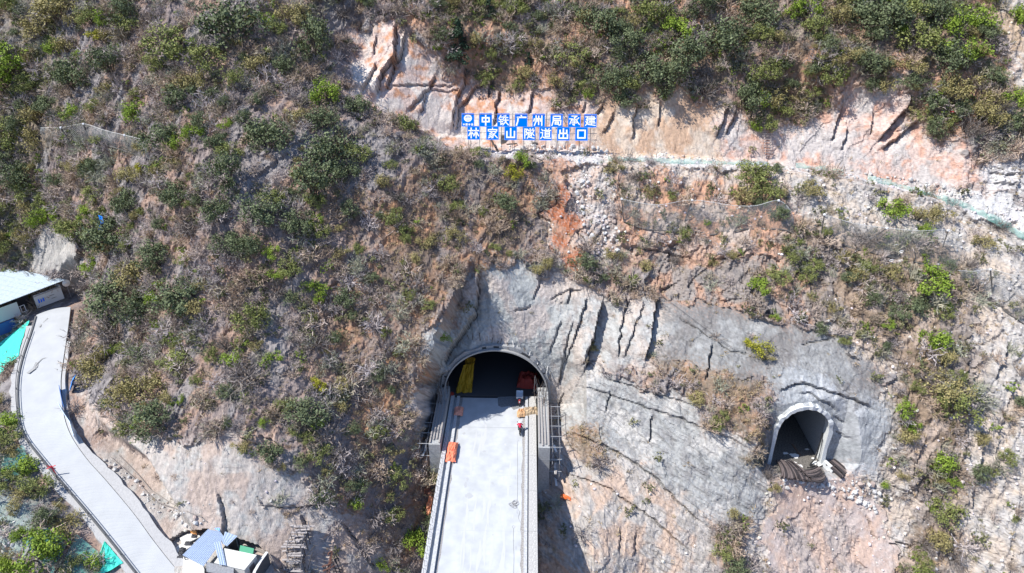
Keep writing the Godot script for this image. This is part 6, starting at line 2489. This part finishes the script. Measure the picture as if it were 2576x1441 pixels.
func twig_mesh(r: RandomNumberGenerator, mains: int, a: Color, b: Color, wide := .016, upright := .9) -> Mesh:
	var g := Geo.new()
	for k in mains:
		var d := Vector3(r.randfn(), absf(r.randfn()) * upright + .45, r.randfn()).normalized()
		var at := Vector3(r.randfn(), 0, r.randfn()) * .12
		var l := r.randf_range(.55, 1.15)
		var mid := at + d * l * .5 + Vector3(r.randfn(), r.randfn(), r.randfn()) * .06
		var end := at + d * l + Vector3(r.randfn(), r.randfn(), r.randfn()) * .12
		g.tint = a.lerp(b, r.randf())
		blade(g, at, mid, wide, r)
		blade(g, mid, end, wide * .8, r)
		for j in 4:
			var s := mid.lerp(end, r.randf())
			g.tint = a.lerp(b, r.randf())
			blade(g, s, s + (d + Vector3(r.randfn(), r.randfn(), r.randfn()) * .9).normalized() * r.randf_range(.15, .38), wide * .7, r)
	return g.mesh()

func blade(g: Geo, a: Vector3, b: Vector3, w: float, r: RandomNumberGenerator) -> void:
	var s := (b - a).cross(Vector3(r.randfn(), r.randfn(), r.randfn())).normalized() * w
	g.quad(a - s, a + s, b + s * .6, b - s * .6)

func tuft_mesh(r: RandomNumberGenerator, n: int) -> Mesh:
	var g := Geo.new()
	for k in n:
		var d := Vector3(r.randfn() * .7, 1.0, r.randfn() * .7).normalized()
		var at := Vector3(r.randfn(), 0, r.randfn()) * .22
		var s := d.cross(Vector3(r.randfn(), 0, r.randfn())).normalized() * .045
		var m := at + d * r.randf_range(.3, .55)
		var e := m + Vector3(d.x * 1.4, d.y * .5, d.z * 1.4) * r.randf_range(.25, .5)
		g.quad(at - s, at + s, m + s * .8, m - s * .8)
		g.tri(m - s * .8, m + s * .8, e)
	return g.mesh()

# kind: name, words, category, lobes, clusters, leaves per cluster, leaf size, height, darkest and lightest leaf colour
const KINDS := {
	"D": ["evergreen_bush", "dark evergreen bush", "bush", 8, 176, 10, .076, 1.0, Color(0.050, 0.065, 0.033), Color(0.215, 0.251, 0.134)],
	"G": ["green_bush", "mid green leafy bush", "bush", 7, 160, 10, .078, .95, Color(0.080, 0.104, 0.031), Color(0.307, 0.323, 0.113)],
	"O": ["olive_bush", "olive brown scrubby bush", "bush", 8, 140, 9, .072, .85, Color(0.132, 0.117, 0.046), Color(0.425, 0.363, 0.164)],
	"B": ["lime_bush", "bright lime green bush", "bush", 7, 160, 10, .08, .9, Color(0.091, 0.146, 0.018), Color(0.305, 0.403, 0.067)],
	"Y": ["yellow_bush", "yellow flowering bush", "bush", 6, 150, 10, .08, .9, Color(.16, .17, .02), Color(.42, .39, .05)],
	"T": ["conifer_tree", "dark upright conifer", "tree", 0, 0, 0, 0, 0, Color(.018, .034, .02), Color(.06, .095, .058)],
	"L": ["bare_bush", "leafless grey brown bush", "bush", 0, 0, 0, 0, 0, Color(.12, .10, .09), Color(.30, .265, .24)],
}
const PLANTS := [
	"150,25,45O 250,82,22Y 320,38,36D 40,150,40B 15,200,30B 110,60,40O 190,195,45D 280,165,35D 190,282,22B 115,260,30D 350,270,34B 330,45,30G 440,95,50G 520,140,40G 590,60,64D 650,160,34O 715,160,28D 790,110,52D 740,30,40O 630,45,12Y 820,235,42B 905,255,36D 870,25,30L 1020,308,28G 680,335,58D 815,300,34D 835,375,56D 790,460,52D 855,430,40D 555,350,30D 415,330,38D 460,240,44D 500,200,34O 352,418,17Y 325,440,28O 240,412,28D 60,440,38D 45,430,15Y 25,330,38G 90,340,28O 220,528,20B 163,570,18B 195,575,30G 292,580,52D 322,505,34D 440,490,40D 580,440,48D 560,520,44D 670,520,48D 640,610,34D 590,600,38D 480,560,40L 400,640,44D 340,680,38O 300,740,56D 352,765,44D 290,830,48L 470,735,52D 640,790,46G 700,720,34L 795,718,26B 800,748,20B 865,748,32D 860,630,20O 905,625,17G 740,672,28G 740,560,40D 450,890,38G 320,975,48O 400,1050,52D 372,965,40O 240,910,44O 620,925,56L 570,860,30L 800,850,44L 805,960,21Y 765,1030,42D",
	"690,1125,44D 615,1110,26O 805,1135,24G 758,1155,20D 815,1245,27D 895,1260,18B 878,1215,15D 950,1075,24G 995,1190,26G 1040,1345,38B 985,1280,24G 960,1410,20B 1000,1130,18O 890,790,17D 970,830,17G 1000,885,13G 1105,835,22B 1080,760,18G 1030,740,17G 1130,455,26G 1145,515,20G 1205,380,20G 1275,510,26D 1215,530,17G 1145,580,28O 1080,600,32O 1310,392,30B 1290,432,26Y 1245,620,14G 1155,120,40T 1230,22,24T 1300,15,24G 1330,150,16T 1400,200,28O 1410,150,28L 1520,45,56D 1440,125,36G 1540,185,52D 1640,170,48D 1560,240,36D 1580,90,46D 1700,60,42B 1680,200,48D 1720,145,46D 1830,90,56D 1870,235,42D 1770,215,38L 1950,235,36O 1962,278,22G 1915,180,34G 1975,160,18D 2020,20,32B 2050,60,36G 2110,45,34O 2070,150,24G 2090,140,18O 2100,195,30G 2200,160,32D 2170,40,46D 2240,35,46D 2290,195,28D 2300,90,40G 2400,60,36B 2420,120,36B 2460,40,36B 2380,140,42D 2560,40,28B 2350,250,32D 2420,215,36O 2545,250,22B 2430,310,34L 2490,240,28O 2560,310,28D 2290,20,34G 2350,30,36D 1760,20,40D 1640,30,40G 1900,30,42D",
	"1895,428,42G 1870,490,36O 1925,482,36G 2240,520,32B 2308,540,24O 2322,577,18B 1690,485,19G 1545,420,24O 1910,712,28B 1948,797,13B 2110,640,24O 2150,682,28O 2230,680,28O 2190,742,19D 2025,680,24G 1985,640,24G 1955,690,24G 1790,655,17O 1905,865,26Y 1925,892,18O 2340,690,46B 2305,760,32D 2372,782,18G 2235,810,15B 2350,850,32B 2370,900,28O 2380,955,40O 2400,1010,40G 2270,1020,23B 2295,1070,17B 2372,1150,26B 2392,1200,17B 2380,1280,28G 2225,1215,12B 2270,1192,14O 2400,1390,28L 2530,1150,17G 2550,1300,11G 1930,1188,23L 1947,1218,18O 1845,1287,17O 1490,868,15O 1640,470,22O 1600,440,24L 2045,470,26O 2170,590,30L 2470,600,24O 2510,560,24L 2130,700,20D 2260,740,22L 2320,940,30L 1700,650,20L 1840,640,18O",
	"60,1170,28B 100,1222,28G 20,1055,28B 12,1100,24G 55,1340,22B 110,1372,50B 60,1395,44B 160,1320,32O 25,1310,22O 95,1430,38B 12,1205,24G 40,1270,20O 150,1265,14O 130,1300,16O 30,1420,30G",
]
const LANDMARKS := [["the pale roofed shed", 80, 720], ["the big tunnel mouth", 1248, 930], ["the pilot tunnel", 2020, 1080], ["the blue sign boards", 1330, 318], ["the pole ladder", 1930, 350], ["the red soil chute", 1420, 560], ["the pink road cut", 600, 1220], ["the tin hut", 540, 1370], ["the upper road bend", 100, 950], ["the deck kerb", 1075, 1330], ["the highest rockfall net", 240, 345], ["the three-post net", 1770, 550], ["the ringed net", 2250, 620], ["the single-post net", 2490, 740], ["the east cliff", 2220, 290], ["the sandy gully", 2545, 150], ["the red cloth", 2393, 287], ["the pink cliff", 1000, 140], ["the cream cliff", 1680, 300], ["the smooth grey slab", 1880, 860], ["the sprayed buttress", 140, 630], ["the half-hidden boards", 255, 565], ["the turquoise triangle", 262, 1400], ["the steel ribs", 2040, 1190], ["the jointed rock", 1560, 830], ["the pink spoil", 2080, 1330], ["the plank scaffold", 750, 1380], ["the bedded slab", 1650, 1100], ["the wing walls", 1100, 1160], ["the grooved road", 250, 1280], ["the bench path", 2100, 425]]
var said := {}

func describe(px: float, py: float, r: float, words: String, variant: int) -> String:
	var at := Vector2(px, py)
	var near := LANDMARKS.duplicate()
	near.sort_custom(func(a, b): return at.distance_squared_to(Vector2(a[1], a[2])) < at.distance_squared_to(Vector2(b[1], b[2])))
	var size := "tiny" if r < 15 else "small" if r < 21 else "" if r < 31 else "large" if r < 45 else "very large"
	var form: String = ["", "rounded ", "spreading "][variant % 3]
	for tries in 24:
		var a: Array = near[tries / 6]
		var off := at - Vector2(a[1], a[2])
		var rel := "above" if off.y < -absf(off.x) * .6 else "below" if off.y > absf(off.x) * .6 else "beside"
		var far := "just " if off.length() < 90 else "well " if off.length() > 240 and rel != "beside" else ""
		var ranked := []
		for b in near:
			if b != a:
				var to: Vector2 = Vector2(b[1], b[2]) - at
				ranked.append([to.normalized().dot(off.normalized()) - to.length() * .0006, b[0]])
		ranked.sort_custom(func(x, y): return x[0] > y[0])
		var text := ("%s %s%s %s%s %s, towards %s" % [size, form, words, far, rel, a[0], ranked[tries % 6][1]]).strip_edges().replace("  ", " ")
		if text.split(" ").size() > 16:
			text = text.replace(form, "")
		if not said.has(text) and text.split(" ").size() <= 16:
			said[text] = true
			return text
	return ("%s %s%s on the open hillside" % [size, form, words]).strip_edges()

func build_plants() -> void:
	var leaf := mat("leaf", Color.WHITE, .7, {"vertex": true, "spec": .25, "back": Color(.32, .36, .14)})
	var bark := mat("bark", Color(.10, .08, .065), .95)
	var twig := mat("twig", Color.WHITE, .95, {"vertex": true, "spec": .1})
	var r := RandomNumberGenerator.new()
	r.seed = 101
	# one of each kind and shape, with its parts
	var protos := {}
	for k in KINDS:
		var d: Array = KINDS[k]
		for s in 3:
			var pair: Array
			if k == "T":
				pair = conifer_mesh(r, d[8], d[9])
			elif k == "L":
				var st := Geo.new()
				for i in 6:
					var e := Vector3(r.randfn() * .4, r.randf_range(.5, .8), r.randfn() * .4)
					st.tube(PackedVector3Array([Vector3(0, -.25, 0), e * .5 + Vector3(r.randfn(), 0, r.randfn()) * .05, e]), .035, .012, 4)
				pair = [twig_mesh(r, 75, d[8], d[9]), st.mesh()]
			else:
				pair = bush_mesh(r, d[3] - s % 2, d[4], d[5], d[6], d[7] * [1.0, .85, 1.2][s], d[8], d[9])
			protos[k + str(s)] = pair
	var spots := []
	for line in PLANTS:
		for w in line.split(" ", false):
			var kind: String = w.right(1)
			var n := nums(w.left(-1))
			spots.append([n[0], n[1], n[2], kind])
	# more of the scrub's own bushes, kept clear of one another
	var thick := FastNoiseLite.new()
	thick.seed = 71; thick.frequency = .05
	var tries := 0
	var want := 380
	while want > 0 and tries < 20000:
		tries += 1
		var px := r.randf_range(-40, 2616)
		var py := r.randf_range(-40, 1441)
		var q := hit(px, py)
		var dens: float = ZONES[zone_at(q.x, q.y)][16]
		if r.randf() * 2.0 > dens * (.45 + 2.6 * maxf(0.0, thick.get_noise_2d(q.x, q.y))) or near_strip(q.x, q.y) or (px < 215 and py > 640 and py < 1000):
			continue
		var rad := r.randf_range(10, 27)
		var clash := false
		for s in spots:
			if Vector2(s[0] - px, s[1] - py).length() < (float(s[2]) + rad) * .5:
				clash = true
				break
		if clash:
			continue
		var roll := r.randf()
		spots.append([px, py, rad, "D" if roll < .26 else "G" if roll < .52 else "O" if roll < .82 else "L" if roll < .88 else "B"])
		want -= 1
	var first := {}
	for s in spots:
		var k: String = s[3]
		var d: Array = KINDS[k]
		var variant := r.randi() % 3
		var key := k + str(variant)
		var lift: float = .55 if k != "T" else .9
		var q := hit(s[0], s[1] + s[2] * lift)
		var base := place_of(q.x, q.y, q.z)
		var size: float = s[2] * (base - EYE).length() / FOCAL * (1.0 if k != "T" else .85)
		var o: Node3D
		if not first.has(key):
			o = Node3D.new()
			o.name = numbered(d[0], self)
			add_child(o, true)
			put("crown" if k != "L" else "twigs", protos[key][0], leaf if k != "L" else twig, o)
			put("trunk" if k == "T" else "stems", protos[key][1], bark, o)
			first[key] = o
		else:
			o = first[key].duplicate()
			o.name = numbered(d[0], self)
			add_child(o, true)
		var sn := slope_normal(q.x, q.y)
		var up := (Vector3.UP * 1.6 + Vector3(sn.x, maxf(sn.y, 0), sn.z) * (.9 if k != "T" else .1)).normalized()
		var b := Basis(Vector3.UP.cross(up).normalized() if Vector3.UP.cross(up).length() > .01 else Vector3.RIGHT, Vector3.UP.angle_to(up)) * Basis(Vector3.UP, r.randf() * TAU)
		o.transform = Transform3D(b * Basis.from_scale(Vector3(size * r.randf_range(.8, 1.25), size * r.randf_range(.8, 1.2), size * r.randf_range(.8, 1.25))), base)
		var words: String = d[1]
		tag(o, describe(s[0], s[1], s[2], words, variant if k != "T" else 0), d[2], "%ss on the hillside" % words)
	# the brush, dry grass and low growth nobody could count
	var brush := [[], [], [], []]
	var brush_c := [[], [], [], []]
	var grass := []
	var grass_c := []
	var low := [[], []]
	var low_c := [[], []]
	var clump := FastNoiseLite.new()
	clump.seed = 55; clump.frequency = .16; clump.fractal_octaves = 2
	var v := -27.0
	while v < 72.0:
		var u := -108.0
		while u < 96.0:
			var uu := u + r.randf_range(-.45, .45)
			var vv := v + r.randf_range(-.45, .45)
			u += .9
			var z: Array = ZONES[zone_at(uu, vv)]
			var c := clump.get_noise_2d(uu, vv)
			var c2 := clump.get_noise_2d(uu + 400.0, vv)
			if z[13] + z[14] + z[15] < .05 or near_strip(uu, vv):
				continue
			var open := 1.0 - .8 * OC[clampi(int((vv - V0) / DU), 0, NV - 1) * NU + clampi(int((uu - U0) / DU), 0, NU - 1)]
			if r.randf() < z[13] * open * (.62 + 1.3 * c):
				var s := r.randf_range(.4, 1.4) + .9 * pow(r.randf(), 4.0)
				var i := r.randi() % 4
				brush[i].append(plant_frame(r, uu, vv, s))
				var t := r.randf_range(.6, 1.25)
				var dead := Color(.46, .405, .39) if r.randf() < .66 else Color(.35, .36, .27)
				brush_c[i].append(dead.lerp(Color(.50, .385, .29), clampf(.3 + c2 * 1.4 + r.randf_range(-.2, .2), 0, 1)) * t)
			for rep in 3:
				if r.randf() < z[14] * open * (.34 + .5 * c2):
					var s := r.randf_range(.35, .85)
					grass.append(plant_frame(r, uu + r.randf_range(-.5, .5), vv + r.randf_range(-.5, .5), s))
					grass_c.append(Color(.46, .33, .21).lerp(Color(.42, .36, .22), r.randf()) * r.randf_range(.7, 1.15))
			if r.randf() < z[15] * open * (.34 + .8 * c):
				var s := r.randf_range(.3, 1.0)
				var i := r.randi() % 2
				low[i].append(plant_frame(r, uu, vv, s))
				var g := Color(.14, .155, .07).lerp(Color(.23, .22, .11), r.randf())
				if r.randf() < .2:
					g = Color(.19, .25, .05)
				low_c[i].append(g * r.randf_range(.6, 1.2))
		v += .9
	for i in 4:
		scatter("dry_brush", twig_mesh(r, 34, Color(.75, .75, .75), Color(1.1, 1.1, 1.1), .026, .6 + .15 * i), brush[i], brush_c[i], twig, "leafless grey brown brushwood covering the whole upper hillside", "brushwood", "brushwood on the hillside")
	scatter("dry_grass", tuft_mesh(r, 14), grass, grass_c, twig, "tufts of dry tan grass on the slopes and ledges", "grass")
	for i in 2:
		scatter("undergrowth", bush_mesh(r, 4, 26, 7, .17, .9, Color(.6, .6, .6), Color(1.25, 1.25, 1.25))[0], low[i], low_c[i], leaf, "small low green growth among the brushwood", "undergrowth", "low green growth on the hillside")
	print("plants ", spots.size(), " brush ", brush[0].size() * 4, " grass ", grass.size(), " low ", low[0].size() * 2)

func plant_frame(r: RandomNumberGenerator, u: float, v: float, s: float) -> Transform3D:
	var up := (Vector3.UP + NRM * .6 + Vector3(r.randfn(), 0, r.randfn()) * .2).normalized()
	var ax := Vector3.UP.cross(up)
	var b := Basis(ax.normalized(), Vector3.UP.angle_to(up)) if ax.length() > .01 else Basis.IDENTITY
	return Transform3D((b * Basis(Vector3.UP, r.randf() * TAU)).scaled(Vector3(s, s * r.randf_range(.75, 1.1), s)), ground(u, v, -.06))
